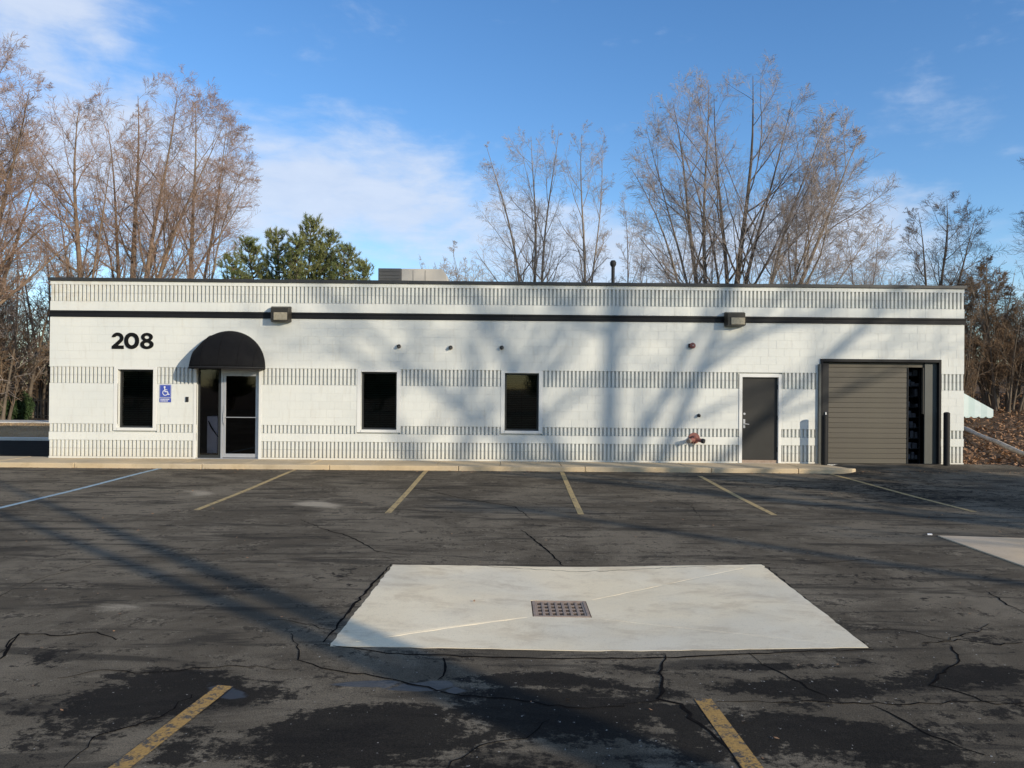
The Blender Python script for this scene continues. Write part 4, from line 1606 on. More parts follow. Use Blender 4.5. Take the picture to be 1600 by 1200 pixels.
def siamese():
    x, zz = W(1086, 687, -.12)
    t = thing('fire_department_connection', 'faded red twin-inlet fire hose connection low on the wall', 'fire connection', (x, -0.007, zz))
    MB().tube([(0, 0, .03), (0, -.018, .03)], .145, 28).build('wall_plate', M_red, t, smooth=True)
    MB().tube([(0, -.0185, .03), (0, -.10, .02), (0, -.15, .0)], [.075, .085, .070], 16).build('body', M_red, t, smooth=True)
    for s in (-1, 1):
        b_ = MB().tube([(s * .03, -.10, .01), (s * .11, -.16, -.01), (s * .155, -.20, -.02)], [.055, .05, .052], 14).build('inlet', M_red, t, smooth=True)
        MB().tube([(s * .158, -.203, -.021), (s * .205, -.245, -.035)], [.063, .060], 14).build('inlet_cap', M_rust if s < 0 else M_blackm, t, smooth=True)
    MB().tube([(-.05, -.12, -.04), (-.05, -.14, -.12)], .006, 6).build('chain', M_rust, t)


siamese()


def bollard(x, y, h, label):
    z0 = float(hgt(x, y)) - 0.0
    t = thing('bollard', label, 'bollard', (x, y, z0), group='steel bollards either side of the garage door')
    r = .076
    MB().tube([(0, 0, -.05), (0, 0, h)], r, 24).build('post', M_black, t, smooth=True)
    MB().tube([(0, 0, h + .0005), (0, 0, h + .018), (0, 0, h + .030)], [r - .001, r * .8, r * .35], 24).build('cap', M_black, t, smooth=True)


bollard(W(1288, 700, -.35)[0], -.35, 1.36, 'black steel bollard left of the garage door')
bollard(W(1479, 700, -.35)[0], -.35, 1.33, 'black steel bollard right of the garage door')


# awning on the right side wall
def side_awning():
    t = thing('side_awning', 'pale mint striped canvas awning on the right side wall', 'awning', (X1, 0, 0))
    y0, y1 = 0.35, 2.6
    xt, zt = W(1508, 608, y0)
    xb, zb_ = W(1552, 640, y0)
    p = xb - X1
    zv = W(1552, 651, y0)[1]
    zl = lambda q: zt + (zb_ - zt) * (q - .004) / (p - .004)
    for i in range(6):
        a = .004 + (p - .004) * i / 6
        b = .004 + (p - .004) * (i + 1) / 6
        MB().prism([(a, zv), (b, zv), (b, zl(b)), (a, zl(a))], 'y', y0, y0 + .008).build('end_stripe', M_mint if i % 2 == 0 else M_mint2, t)
    MB().prism([(0.004, zv), (p, zv), (p, zb_), (0.004, zt)], 'y', y1 - .008, y1).build('end_panel', M_mint, t)
    MB().poly([(0.004, y0, zt), (p, y0, zb_), (p, y1, zb_), (0.004, y1, zt)]).poly([(0.004, y0, zt - .008), (0.004, y1, zt - .008), (p, y1, zb_ - .008), (p, y0, zb_ - .008)]).build('canopy', M_mint, t)
    mb = MB()
    n = 12
    for i in range(n):
        a = y0 + (y1 - y0) * i / n
        b = y0 + (y1 - y0) * (i + 1) / n
        mb.poly([(p + .003, a, zb_ - .01), (p + .003, b, zb_ - .01), (p + .003, b, zv), (p + .003, (a + b) / 2, zv - .05), (p + .003, a, zv)])
    mb.build('valance', M_mint, t)
    mb = MB()
    for i in range(5):
        a = 0.01 + (p - .01) * i / 5
        b = 0.01 + (p - .01) * (i + 1) / 5
        mb.poly([(a, y0 - .002, zv + .005), (b, y0 - .002, zv + .005), ((a * .3 + b * .7), y0 - .002, zv - .035), ((a * .7 + b * .3), y0 - .002, zv - .035)])
    mb.build('scallop', M_mint, t)
    MB().tube([(0.01, y0 + .02, zv), (p - .01, y0 + .02, zv)], .012, 8).build('frame_tube', M_alu, t)


side_awning()


# roof things
def rooftop():
    Y = 3.4
    xa, zt = W(591, 419, Y)
    xm, _ = W(627, 419, Y)
    xb, _ = W(690, 419, Y)
    xc, _ = W(704, 430, Y)
    zb_ = 4.55
    t = thing('rooftop_air_unit', 'tan metal air conditioning unit on the flat roof right of the pine', 'air conditioner', (xa, Y, 4.45))
    L = xm - xa
    zz = zt - 4.45
    MB().box(0, L, 0, 1.3, .10, zz).build('louvre_box', M_unit_d, t, bevel=.01)
    for i in range(9):
        h_ = .2 + i * (zz - .3) / 8
        MB().box(.05, L - .05, -.018, -.001, h_, h_ + .035).build('louvre', M_unit_d, t)
    MB().prism([(L + .004, .10), (xb - xa + .12, .10), (xb - xa + .26, .42), (xb - xa + .14, zz - .16), (xb - xa, zz - .004), (L + .004, zz - .004)], 'y', 0.02, 1.28).build('casing', M_unit, t, bevel=.012)
    MB().box(xb - xa - .5, xb - xa - .49, .012, .0195, .15, zz - .05).build('panel_seam', M_unit_d, t)
    MB().box(L + .35, L + .36, .012, .0195, .15, zz - .05).build('panel_seam', M_unit_d, t)
    MB().box(-.03, xb - xa + .2, .1, .25, 0.0, .098).box(-.03, xb - xa + .2, 1.05, 1.2, 0, .098).build('base_rail', M_unit_d, t)
    Y = 4.2
    x, zt = W(958, 409, Y)
    t = thing('vent_pipe', 'thin black vent pipe with cap standing on the flat roof', 'vent pipe', (x, Y, 4.45))
    MB().tube([(0, 0, 0), (0, 0, zt - 4.45 - .12)], .055, 12).build('pipe', M_blackm, t, smooth=True)
    MB().tube([(0, 0, zt - 4.45 - .16), (0, 0, zt - 4.45 - .10), (0, 0, zt - 4.45 - .02), (0, 0, zt - 4.45 + .04)], [.058, .095, .10, .06], 14).build('cap', M_blackm, t, smooth=True)


rooftop()


# ------------------------------------------------------------------ trees
def tubes(paths, sides):
    """paths: list of (pts (n,3), radii (n)); returns V,F"""
    Vs, Fs = [], []
    base = 0
    byn = {}
    for p, r in paths:
        byn.setdefault(len(p), []).append((p, r))
    for n, lst in byn.items():
        P = np.array([q[0] for q in lst], float)      # m,n,3
        Rd = np.array([q[1] for q in lst], float)     # m,n
        T = np.empty_like(P)
        T[:, 1:-1] = P[:, 2:] - P[:, :-2] if n > 2 else 0
        T[:, 0] = P[:, 1] - P[:, 0]
        T[:, -1] = P[:, -1] - P[:, -2]
        T /= np.linalg.norm(T, axis=2, keepdims=True) + 1e-9
        ref = np.where(abs(T[:, :1, 2:3]) > 0.9, np.array([[[1., 0, 0]]]), np.array([[[0, 0, 1.]]]))
        ref = np.broadcast_to(ref, T.shape)
        U = np.cross(T, ref)
        U /= np.linalg.norm(U, axis=2, keepdims=True) + 1e-9
        Wv = np.cross(T, U)
        an = np.arange(sides) * 2 * math.pi / sides
        V = P[:, :, None] + (U[:, :, None] * np.cos(an)[None, None, :, None] + Wv[:, :, None] * np.sin(an)[None, None, :, None]) * Rd[:, :, None, None]
        m_ = len(lst)
        idx = base + np.arange(m_ * n * sides).reshape(m_, n, sides)
        nx = np.roll(idx, -1, axis=2)
        q = np.stack([idx[:, :-1], nx[:, :-1], nx[:, 1:], idx[:, 1:]], -1).reshape(-1, 4)
        Vs.append(V.reshape(-1, 3))
        Fs.append(q)
        base += m_ * n * sides
    return np.concatenate(Vs), np.concatenate(Fs)


def perp(d, rr):
    while True:
        v = (rr.gauss(0, 1), rr.gauss(0, 1), rr.gauss(0, 1))
        k = v[0] * d[0] + v[1] * d[1] + v[2] * d[2]
        v = (v[0] - k * d[0], v[1] - k * d[1], v[2] - k * d[2])
        l = math.sqrt(v[0] ** 2 + v[1] ** 2 + v[2] ** 2)
        if l > 1e-3:
            return (v[0] / l, v[1] / l, v[2] / l)


def grow(out, rr, p, d, L, r, lev, cfg):
    npt = cfg['npt'][lev]
    env = cfg.get('env')
    if env:
        # keep the crown inside a rounded outline, as the species grows
        for _ in range(3):
            q = ((p[0] + d[0] * L - env[0]) / env[3], (p[1] + d[1] * L - env[1]) / env[4], (p[2] + (d[2] + .12) * L - env[2]) / env[5])
            if q[0] ** 2 + q[1] ** 2 + q[2] ** 2 > rr.uniform(.86, 1.12):
                L *= .62
    step = L / (npt - 1)
    pts = [p]
    rad = [r]
    ds = [d]
    wob = cfg['wob'][lev]
    tr = cfg['up'][lev]
    end = cfg['end'][lev]
    for i in range(1, npt):
        d = (d[0] + rr.gauss(0, wob), d[1] + rr.gauss(0, wob), d[2] + rr.gauss(0, wob * .7) + tr)
        l = math.sqrt(d[0] ** 2 + d[1] ** 2 + d[2] ** 2)
        d = (d[0] / l, d[1] / l, d[2] / l)
        p = (p[0] + d[0] * step, p[1] + d[1] * step, p[2] + d[2] * step)
        pts.append(p)
        rad.append(r * (1 - (1 - end) * i / (npt - 1)))
        ds.append(d)
    out[lev].append((pts, rad))
    spawn(out, rr, pts, rad, ds, L, lev, cfg)


def spawn(out, rr, pts, rad, ds, L, lev, cfg):
    if lev + 1 >= cfg['levels']:
        return
    n = cfg['kids'][lev]
    n = max(1, int(round(n * rr.uniform(.8, 1.2))))
    t0 = cfg['t0'][lev]
    m = len(pts) - 1
    for kx in range(n):
        t = t0 + (1 - t0) * (kx + rr.random()) / n
        t = min(t, .995)
        i = min(int(t * m), m - 1)
        f = t * m - i
        a, b = pts[i], pts[i + 1]
        q = (a[0] + (b[0] - a[0]) * f, a[1] + (b[1] - a[1]) * f, a[2] + (b[2] - a[2]) * f)
        rr0 = rad[i] + (rad[i + 1] - rad[i]) * f
        d = ds[i]
        pv = perp(d, rr)
        an = R(rr.uniform(*cfg['ang'][lev]))
        c_, s_ = math.cos(an), math.sin(an)
        nd = (d[0] * c_ + pv[0] * s_, d[1] * c_ + pv[1] * s_, d[2] * c_ + pv[2] * s_)
        if lev < 2 and nd[2] < -0.05:
            nd = (nd[0], nd[1], abs(nd[2]) * .5)
        nl = L * cfg['len'][lev] * (1.1 - cfg['tap'][lev] * t) * rr.uniform(.7, 1.25)
        nr = max(cfg['rmin'], min(rr0 * .75, rr0 * cfg['rr'][lev] * (rr.uniform(.8, 1.1))))
        grow(out, rr, q, nd, nl, nr, lev + 1, cfg)


CFG = dict(levels=5, npt=[9, 8, 6, 4, 3], wob=[.06, .08, .08, .06, .05], up=[.02, .035, .02, .0, -.01], end=[.25, .25, .25, .4, .5],
           kids=[12, 8, 6, 4, 0], t0=[.30, .15, .12, .12, 0], ang=[(28, 60), (28, 58), (26, 55), (25, 55)], len=[.42, .48, .56, .60],
           tap=[.80, .60, .45, .3], rr=[.50, .50, .55, .6], rmin=.0055)


def make_tree(name, seed, stems, cfgu, bark_m, twig_m, roots=None):
    """stems: list of (base_xyz, tip_xyz, radius, bow). Returns (trunk mesh, crown mesh)"""
    cfg = dict(CFG)
    cfg.update(cfgu)
    rr = random.Random(seed)
    out = [[] for _ in range(cfg['levels'])]
    for (b0, tp, r, bow) in stems:
        n = 12
        pts, rad, ds = [], [], []
        L = math.dist(b0, tp)
        ph = rr.random() * 6
        for i in range(n + 1):
            s = i / n
            e = s ** (1 + bow)
            x = b0[0] + (tp[0] - b0[0]) * e + .012 * L * math.sin(ph + s * 7) * s
            y = b0[1] + (tp[1] - b0[1]) * e + .012 * L * math.cos(ph * 2 + s * 6) * s
            zz = b0[2] + (tp[2] - b0[2]) * s
            pts.append((x, y, zz))
            rad.append(r * (1 - .95 * s ** .8) * (1 + .35 * math.exp(-s * 30)))
        for i in range(n + 1):
            a = pts[max(0, i - 1)]
            b = pts[min(n, i + 1)]
            l = math.dist(a, b)
            ds.append(((b[0] - a[0]) / l, (b[1] - a[1]) / l, (b[2] - a[2]) / l))
        out[0].append((pts, rad))
        spawn(out, rr, pts, rad, ds, L, 0, cfg)
    V1, F1 = tubes(out[0], 9)
    V2, F2 = tubes(out[1], 6)
    V1 = np.concatenate([V1, V2])
    F1 = np.concatenate([F1, F2 + len(V1) - len(V2)])
    tm = npmesh('trunk', V1, F1, bark_m, smooth=True)
    Vs, Fs, n0 = [], [], 0
    for lv in range(2, cfg['levels']):
        if not out[lv]:
            continue
        V, Fx = tubes(out[lv], 4 if lv == 2 else 3)
        Vs.append(V)
        Fs.append(Fx + n0)
        n0 += len(V)
    cm = npmesh('crown', np.concatenate(Vs), np.concatenate(Fs), twig_m, smooth=False)
    return tm, cm


def place_tree(name, meshes, loc, rz, s, label, cat='tree', group=None):
    t = thing(name, label, cat, loc, group, rot=(0, 0, rz))
    sz = s if hasattr(s, '__len__') else (s, s, s)
    t.scale = sz
    link('trunk', meshes[0], t)
    link('crown', meshes[1], t)
    return t


def px_tree(name, seed, Y, ubase, stems, cfgu, bm_, tm_, label, group=None, zground=None, env=None):
    """stems in photograph pixels: (base du, tip u, tip v, depth shift, radius, bow)"""
    bx = W(ubase, 600, Y)[0]
    gz = float(terr(np.array(bx), np.array(float(Y)))) if zground is None else zground
    st = []
    for (du, tu, tv, dy, r, bow) in stems:
        x0 = W(ubase + du, 600, Y)[0] - bx
        tx, tz = W(tu, tv, Y + dy)
        st.append(((x0, 0, -.2), (tx - bx, dy, tz - gz), r, bow))
    if env is None:
        env = ENV.get(seed)
    if env:
        (cu, cv, ru, rv) = env
        ex, ez = W(cu, cv, Y)
        rx = abs(W(cu + ru, cv, Y)[0] - ex)
        rz = abs(W(cu, cv - rv, Y)[1] - ez)
        cfgu = dict(cfgu, env=(ex - bx, 0, ez - gz, rx, max(2.5, min(rx, 4.5)), rz))
    ms = make_tree(name, seed, st, cfgu, bm_, tm_)
    place_tree(name, ms, (bx, Y, gz), 0, 1, label, group=group)
    return ms


ENV = {1: (-45, 250, 175, 235), 2: (112, 290, 85, 185), 3: (265, 275, 148, 200), 4: (322, 270, 92, 170), 5: (820, 340, 95, 175), 6: (912, 335, 55, 160),
       7: (990, 390, 40, 110), 8: (1058, 290, 98, 205), 9: (1165, 262, 140, 210), 10: (1278, 310, 125, 170), 11: (1248, 350, 35, 90), 13: (1492, 410, 100, 138), 14: (1555, 500, 60, 110)}
GL = 'bare trees left of the pine'
GR = 'bare trees behind the right half of the building'
# left side, red-brown crowns (a little coarser twigs)
LT = .0062
px_tree('bare_tree', 1, 13, -40, [(0, -30, 80, 0, .30, .3), (0, 40, 140, -1, .24, .5), (0, 85, 230, 1, .17, .8), (0, -90, 110, 1, .2, .5), (0, 20, 270, -2, .16, .6)],
        dict(rmin=LT, kids=[16, 9, 6, 5, 0]), B_red, T_red, 'bare red-brown tree at the far left whose crown leaves the frame', GL)
mL2 = px_tree('bare_tree', 2, 17, 128, [(0, 122, 165, 0, .26, .1), (0, 80, 275, 1, .14, .6), (0, 175, 235, -1, .15, .7)],
              dict(rmin=LT, kids=[17, 8, 6, 5, 0], ang=[(25, 55), (22, 50), (25, 55), (25, 60)]), B_red, T_red, 'bare tree with brown shaggy trunk above the left corner of the roof', GL)
px_tree('bare_tree', 3, 19, 205, [(-6, 165, 192, 0, .20, .5), (0, 215, 152, 1, .26, .3), (6, 275, 157, -1, .24, .6), (10, 340, 207, 0, .22, .9), (4, 385, 277, 1, .16, 1.1), (-8, 140, 277, 1, .15, .8)],
        dict(rmin=LT, kids=[16, 9, 6, 5, 0]), B_red, T_red, 'widest bare red-brown tree with several forked stems, left of the pine', GL)
px_tree('bare_tree', 4, 22, 300, [(0, 302, 160, 0, .26, .1), (0, 360, 180, 1, .17, .6), (0, 388, 250, -1, .14, .8)],
        dict(rmin=LT, kids=[15, 8, 7, 5, 0]), B_buff, T_red, 'bare tree with a straight pale trunk just left of the pine', GL)
# middle group
cm_ = dict(kids=[13, 7, 6, 4, 0], ang=[(20, 48), (26, 52), (26, 52), (25, 52)], len=[.32, .46, .55, .58], rmin=.0052)
px_tree('bare_tree', 5, 24, 832, [(-4, 765, 227, 0, .18, .8), (0, 835, 212, 1, .20, .2), (6, 868, 202, -1, .17, .4)], cm_, B_buff, T_buff,
        'tall thin bare tree with three stems behind the rightmost window', GR)
px_tree('bare_tree', 6, 26, 912, [(0, 912, 212, 0, .19, .1), (2, 942, 237, 1, .13, .5)], cm_, B_buff, T_buff,
        'slim twin-stemmed bare tree left of the black vent pipe', GR)
mM = px_tree('bare_tree', 7, 27, 990, [(0, 972, 315, 0, .13, .5), (3, 1010, 345, 1, .10, .5)], cm_, B_dark, T_buff,
             'slender bare tree just right of the black vent pipe', GR)
# right hand big trees
cr_ = dict(kids=[12, 8, 6, 4, 0], ang=[(24, 52), (26, 54), (26, 54), (25, 52)], rmin=.0052)
px_tree('bare_tree', 8, 18, 1105, [(0, 1045, 163, 0, .22, .9), (2, 1100, 133, 1, .20, .4), (-10, 985, 263, -1, .16, 1.0), (-6, 1010, 203, 1, .14, .7)], cr_, B_buff, T_buff,
        'tall bare tree with pale tan trunk fanning left, behind the right half of the roof', GR)
px_tree('bare_tree', 9, 17, 1142, [(0, 1180, 117, 0, .26, .5), (0, 1115, 147, 1, .20, .6), (4, 1240, 157, -1, .17, 1.0), (-4, 1070, 222, 1, .13, 1.0)], cr_, B_dark, T_buff,
        'tallest bare tree with the thickest dark trunk, left of the leaning one', GR)
px_tree('bare_tree', 10, 16, 1178, [(0, 1350, 211, 0, .21, .35), (3, 1285, 186, 1, .17, .8), (-3, 1215, 346, -1, .10, .6), (2, 1375, 336, 1, .09, .1), (0, 1300, 276, -1, .14, .4)],
        dict(kids=[13, 9, 6, 5, 0], ang=[(18, 42), (20, 48), (22, 50), (25, 55)], rmin=.007, t0=[.35, .15, .12, .08, 0]), B_buff, T_buff,
        'bare tree leaning far to the right over the roof', GR)
px_tree('bare_tree', 11, 28, 1243, [(0, 1240, 270, 0, .15, .1), (0, 1262, 330, 1, .09, .4)], cm_, B_dark, T_dark,
        'thin straight bare tree between the leaning tree and the low thicket', GR)
mR = px_tree('bare_tree', 12, 30, 1345, [(-8, 1325, 370, 0, .12, .4), (8, 1370, 365, 1, .12, .4), (0, 1392, 400, 0, .1, .6)],
             dict(kids=[11, 7, 6, 5, 0], rmin=.0052), B_dark, T_buff, 'low round bare tree behind the roof left of the garage', GR)
px_tree('bare_tree', 13, 17, 1462, [(0, 1430, 332, 0, .15, .8), (0, 1478, 312, 1, .17, .3), (3, 1530, 337, -1, .15, .8), (6, 1570, 407, 1, .11, .9)],
        dict(kids=[11, 8, 6, 5, 0], t0=[.3, .15, .12, .08, 0], rmin=.0052), B_dark, T_dark, 'grey rounded bare tree rising over the right corner of the roof')
px_tree('bare_tree', 14, 12, 1548, [(0, 1540, 400, 0, .14, .3), (0, 1590, 420, 1, .10, .7), (0, 1515, 430, -1, .09, .6)],
        dict(kids=[15, 9, 7, 5, 0], t0=[.15, .1, .1, .08, 0], rmin=.008), B_buff, T_brush, 'brown dense bare tree beside the right corner above the mint awning')
px_tree('bare_tree', 15, 14, 1720, [(0, 1690, 180, 0, .25, .4), (0, 1645, 290, 1, .16, .7), (0, 1760, 240, 0, .2, .5)],
        dict(kids=[13, 8, 6, 5, 0]), B_dark, T_dark, 'bare tree beyond the right edge, only its twig tips in view')

# bushy protos: low trees and thickets
bush_cfg = dict(levels=4, npt=[7, 5, 4, 3], kids=[9, 8, 7, 0], t0=[.1, .1, .1], ang=[(20, 50), (25, 60), (25, 65)], len=[.42, .42, .45],
                wob=[.1, .15, .18, .2], up=[.03, .03, .02, .02], end=[.25, .25, .3, .5], rmin=.0052)


def bush(seed, nst, h, spread, tw, cfg=bush_cfg):
    rr = random.Random(seed)
    st = []
    for i in range(nst):
        a = rr.random() * 6.28
        q = rr.random() ** .5 * spread
        hh = h * rr.uniform(.65, 1.0)
        b0 = (math.cos(a) * q * .3, math.sin(a) * q * .3, -.15)
        st.append((b0, (math.cos(a) * q, math.sin(a) * q, hh), .012 * hh + .01, rr.uniform(.1, .5)))
    return make_tree('bush', seed, st, cfg, B_dark, tw)


bushA = bush(101, 14, 4.6, 2.0, T_brush)
bushB = bush(102, 12, 4.0, 1.8, T_dark)
bushC = bush(103, 10, 6.5, 2.2, T_buff)
rr = random.Random(77)
# right thicket
n_ = 0
for i in range(40):
    x = rr.uniform(14.5, 33) if i < 30 else rr.uniform(20, 46)
    y = rr.uniform(9, 32) if i < 30 else rr.uniform(32, 50)
    if x < 12.5 + y * 0.1:
        x += 3
    pick = [bushA, bushB, bushA, bushC][i % 4]
    place_tree('thicket_shrub', pick, (x, y, float(terr(np.array(x), np.array(y)))), rr.random() * 6.28, rr.uniform(.75, 1.25),
               'leafless brown shrub in the tangled thicket right of the building', 'shrub', 'leafless shrubs of the right thicket')
# left thicket beyond the fence
for i in range(18):
    x = rr.uniform(-52, -17)
    y = rr.uniform(27, 46)
    pick = [bushA, bushC, bushA, bushB][i % 4]
    place_tree('thicket_shrub', pick, (x, y, -.05), rr.random() * 6.28, rr.uniform(.9, 1.5),
               'leafless brown shrub beyond the fence left of the building', 'shrub', 'leafless shrubs beyond the left fence')
# left: low spreading trees over the driveway
for (u, Y, s, m_, lb) in [(20, 24, 1.9, bushC, 'above the dark evergreen shrubs'), (-10, 22, 1.8, bushA, 'at the left picture edge'), (60, 28, 2.1, bushA, 'beside the small lamp post'), (95, 30, 2.0, bushC, 'half hidden by the left corner of the building'), (-50, 25, 2.2, bushA, 'beyond the left picture edge')]:
    x = W(u, 600, Y)[0]
    place_tree('low_bare_tree', m_, (x, Y, -.05), rr.random() * 6.28, s, 'low many-stemmed bare tree ' + lb, 'tree', 'low bare trees behind the left fence')
# brush behind the building
BL = ['just right of the air unit', 'second clump right of the air unit', 'third clump right of the air unit', 'left of the three-stemmed tree',
      'between the three-stemmed tree and the twin-stemmed tree', 'just left of the vent pipe', 'left of the tan trunk', 'under the leaning tree', 'right of the thin straight tree',
      'right of the low round tree', 'in the gap before the grey rounded tree', 'hidden low behind the air unit', 'under the widest red-brown tree']
for i, (u, Y, s) in enumerate([(690, 30, .95), (715, 33, 1.1), (745, 32, 1.25), (772, 36, 1.35), (860, 38, 1.4), (940, 38, 1.25), (1030, 40, 1.4),
                               (1215, 38, 1.2), (1300, 38, 1.3), (1370, 42, 1.25), (1405, 44, 1.1), (650, 36, .8), (250, 34, 1.2)]):
    Y = 18 + (Y - 30) * .8
    x = W(u, 600, Y)[0]
    place_tree('background_shrub', [bushC, bushB, bushC][i % 3], (x, Y, -.05), rr.random() * 6.28, s, 'pale leafless brush low above the roof line, %s' % BL[i], 'shrub', 'leafless brush behind the building').scale *= 1.08
for i, (u, Y, s) in enumerate([(700, 40, .62), (790, 34, .7), (875, 36, .75), (955, 34, .8), (1040, 34, .85), (1320, 40, .9)]):
    x = W(u, 600, Y)[0]
    place_tree('background_tree', [mM, mR][i % 2], (x, Y, -.05), rr.random() * 6.28, s, 'small far bare tree above the roof, %s' % ['right of the air unit', 'behind the three-stemmed tree', 'left of the twin-stemmed tree', 'beside the vent pipe', 'right of the vent pipe', 'under the leaning tree limbs'][i], 'tree', 'small bare trees far behind the building')


# pine
def pine():
    rr = random.Random(31)
    Y = 17
    ub = 462
    bx = W(ub, 600, Y)[0]
    t = thing('pine_tree', 'green bushy pine with several tops behind the roof, left of the air unit', 'pine tree', (bx, Y, -.05))
    leaders = [(487, 340, 0, 1.0), (432, 358, .8, .9), (548, 383, -.5, .7), (385, 372, .3, .85), (462, 372, -1.2, .6), (515, 362, .9, .8), (358, 398, -.6, .7), (572, 408, .4, .6)]
    trunk = []
    tuft = []
    for (u, v, dy, s) in leaders:
        tx, tz = W(u, v, Y + dy)
        tx -= bx
        H = tz
        p0 = (tx * .15, 0, 0)
        pts = [(p0[0] + (tx - p0[0]) * (i / 10) ** .8, dy * (i / 10) ** .8, H * i / 10) for i in range(11)]
        trunk.append((pts, [.16 * s * (1 - .92 * i / 10) for i in range(11)]))
        nw = int(H * 3.4)
        for kx in range(nw):
            zt = H * (0.30 + .70 * kx / nw)
            f = zt / H
            i = min(int(f * 10), 9)
            g = f * 10 - i
            c = [pts[i][q] + (pts[i + 1][q] - pts[i][q]) * g for q in range(3)]
            R0 = (1 - f) * 3.2 * s + .38
            for b in range(5):
                a = rr.random() * 6.28
                L = R0 * rr.uniform(.6, 1.1)
                npt = 5
                bp = []
                for j in range(npt):
                    w = j / (npt - 1)
                    bp.append((c[0] + math.cos(a) * L * w, c[1] + math.sin(a) * L * w, c[2] + L * (.10 * w + .42 * w * w) + rr.gauss(0, .02)))
                trunk.append((bp, [.03 * (1 - .8 * j / (npt - 1)) for j in range(npt)]))
                nt = max(4, int(L * 8))
                for j in range(nt):
                    w = .3 + .7 * (j + rr.random()) / nt
                    q = min(int(w * (npt - 1)), npt - 2)
                    g2 = w * (npt - 1) - q
                    e = [bp[q][x] + (bp[q + 1][x] - bp[q][x]) * min(g2, 1) for x in range(3)]
                    e = (e[0] + rr.gauss(0, .10), e[1] + rr.gauss(0, .10), e[2] + rr.gauss(0, .06))
                    tuft.append((e, (math.cos(a) * .5 + rr.gauss(0, .3), math.sin(a) * .5 + rr.gauss(0, .3), .75)))
        for q in range(4):
            tuft.append(((tx + rr.gauss(0, .04), dy, H - q * .12), (0, 0, 1)))
    byn = [p for p in trunk]
    V, Fx = tubes(byn, 6)
    link('trunk', npmesh('trunk', V, Fx, B_dark, True), t)
    rs = np.random.RandomState(5)
    n = len(tuft)
    K = 26
    P = np.repeat(np.array([q[0] for q in tuft]), K, 0)
    D = np.repeat(np.array([q[1] for q in tuft]), K, 0)
    D /= np.linalg.norm(D, axis=1, keepdims=True)
    D2 = D + rs.normal(0, .55, D.shape)
    D2 /= np.linalg.norm(D2, axis=1, keepdims=True)
    P = P + D * (rs.rand(len(P), 1) * .16 - .05)
    L = .13 + rs.rand(len(P), 1) * .10
    S = np.cross(D2, rs.normal(0, 1, D2.shape))
    S /= np.linalg.norm(S, axis=1, keepdims=True)
    w = .012
    V = np.stack([P - S * w, P + S * w, P + D2 * L], 1).reshape(-1, 3)
    me = npmesh('foliage', V, np.arange(len(V)).reshape(-1, 3), M_needle)
    link('foliage', me, t)
    return t


pt = pine()

# unseen pine copies, added out of frame to the right to shade the lot corner
def copy_tree(o, loc, scale, rz, label):
    c = o.copy()
    C.objects.link(c)
    c.location = loc
    c.scale = scale
    c.rotation_euler = (0, 0, rz)
    c['label'] = label
    for ch in o.children:
        d = ch.copy()
        C.objects.link(d)
        d.parent = c
    return c


copy_tree(pt, (22.8, -19.6, -.05), (.75, .75, .62), 1.9, 'unseen pine added beyond the right edge of the frame to shade the lot')
copy_tree(pt, (24.8, -16.0, -.05), (.80, .80, .68), .4, 'second unseen pine added beyond the right edge of the frame to shade the lot')

copy_tree(pt, (24.0, -17.8, -.05), (.80, .80, .66), 3.1, 'middle unseen pine of the three added beyond the right edge to shade the lot')
for i in range(10):  # row added to block the horizon glow in the window reflections
    copy_tree(pt, (-34 + i * 7.3 + (i % 3), -50 - (i % 2) * 2, -.3), (.85, .85, .46 + .05 * (i % 3)), i * 1.3, 'unseen pine in the row added behind the camera to darken window reflections, %s' % ['first', 'second', 'third', 'fourth', 'fifth', 'sixth', 'seventh', 'eighth', 'ninth', 'tenth'][i])

# trees and a pole behind the camera whose shadows fall across the lot and the wall
LX = 1.10


def shade_tree(name, seed, foot, t, stems, cfgu, label):
    """foot: ground point in the picture where the shadow line passes, t: how far back along the light"""
    bx, by = foot[0] + LX * t, foot[1] - t
    ms = make_tree(name, seed, stems, cfgu, B_dark, T_dark)
    place_tree(name, ms, (bx, by, -.2), 0, 1, label)


shade_tree('street_tree', 41, (2.45, 0), 24, [((0, 0, -.2), (.2, .1, 22), .46, .1), ((0, 0, 7.5), (3.2, 2.2, 19), .24, .1), ((0, 0, 8.5), (-3.4, -2.2, 20), .24, .1), ((0, 0, 9), (1.5, 3.5, 18), .18, .2),
                                               ((0, 0, 8), (5.5, 4, 16), .18, .0), ((0, 0, 9.5), (-6.0, -3, 18), .18, .0)],
           dict(kids=[7, 5, 4, 2, 0], rmin=.014, rr=[.6, .6, .6, .6]), 'tall bare tree behind the camera whose shadow falls on the wall')
shade_tree('street_tree', 43, (-1.3, 0), 30, [((0, 0, -.2), (.3, .1, 20), .40, .1), ((0, 0, 10), (2.6, 1.2, 19), .20, .1), ((0, 0, 11), (-2.6, -1.2, 19), .20, .1)],
           dict(kids=[6, 5, 4, 2, 0], rmin=.014, rr=[.6, .6, .6, .6]), 'second tall bare tree behind the camera, farther from the building')
shade_tree('street_tree', 42, (-1.46, -13.72), 11, [((0, 0, -.2), (0, 0, 11), .27, .0), ((.0, .0, 3.4), (1.25, 1.15, 11.5), .21, .0)],
           dict(kids=[5, 4, 4, 3, 0], len=[.2, .4, .4, .5], t0=[.7, .2, .2, .2, 0], rmin=.008), 'forked bare tree behind the camera shading the lot')
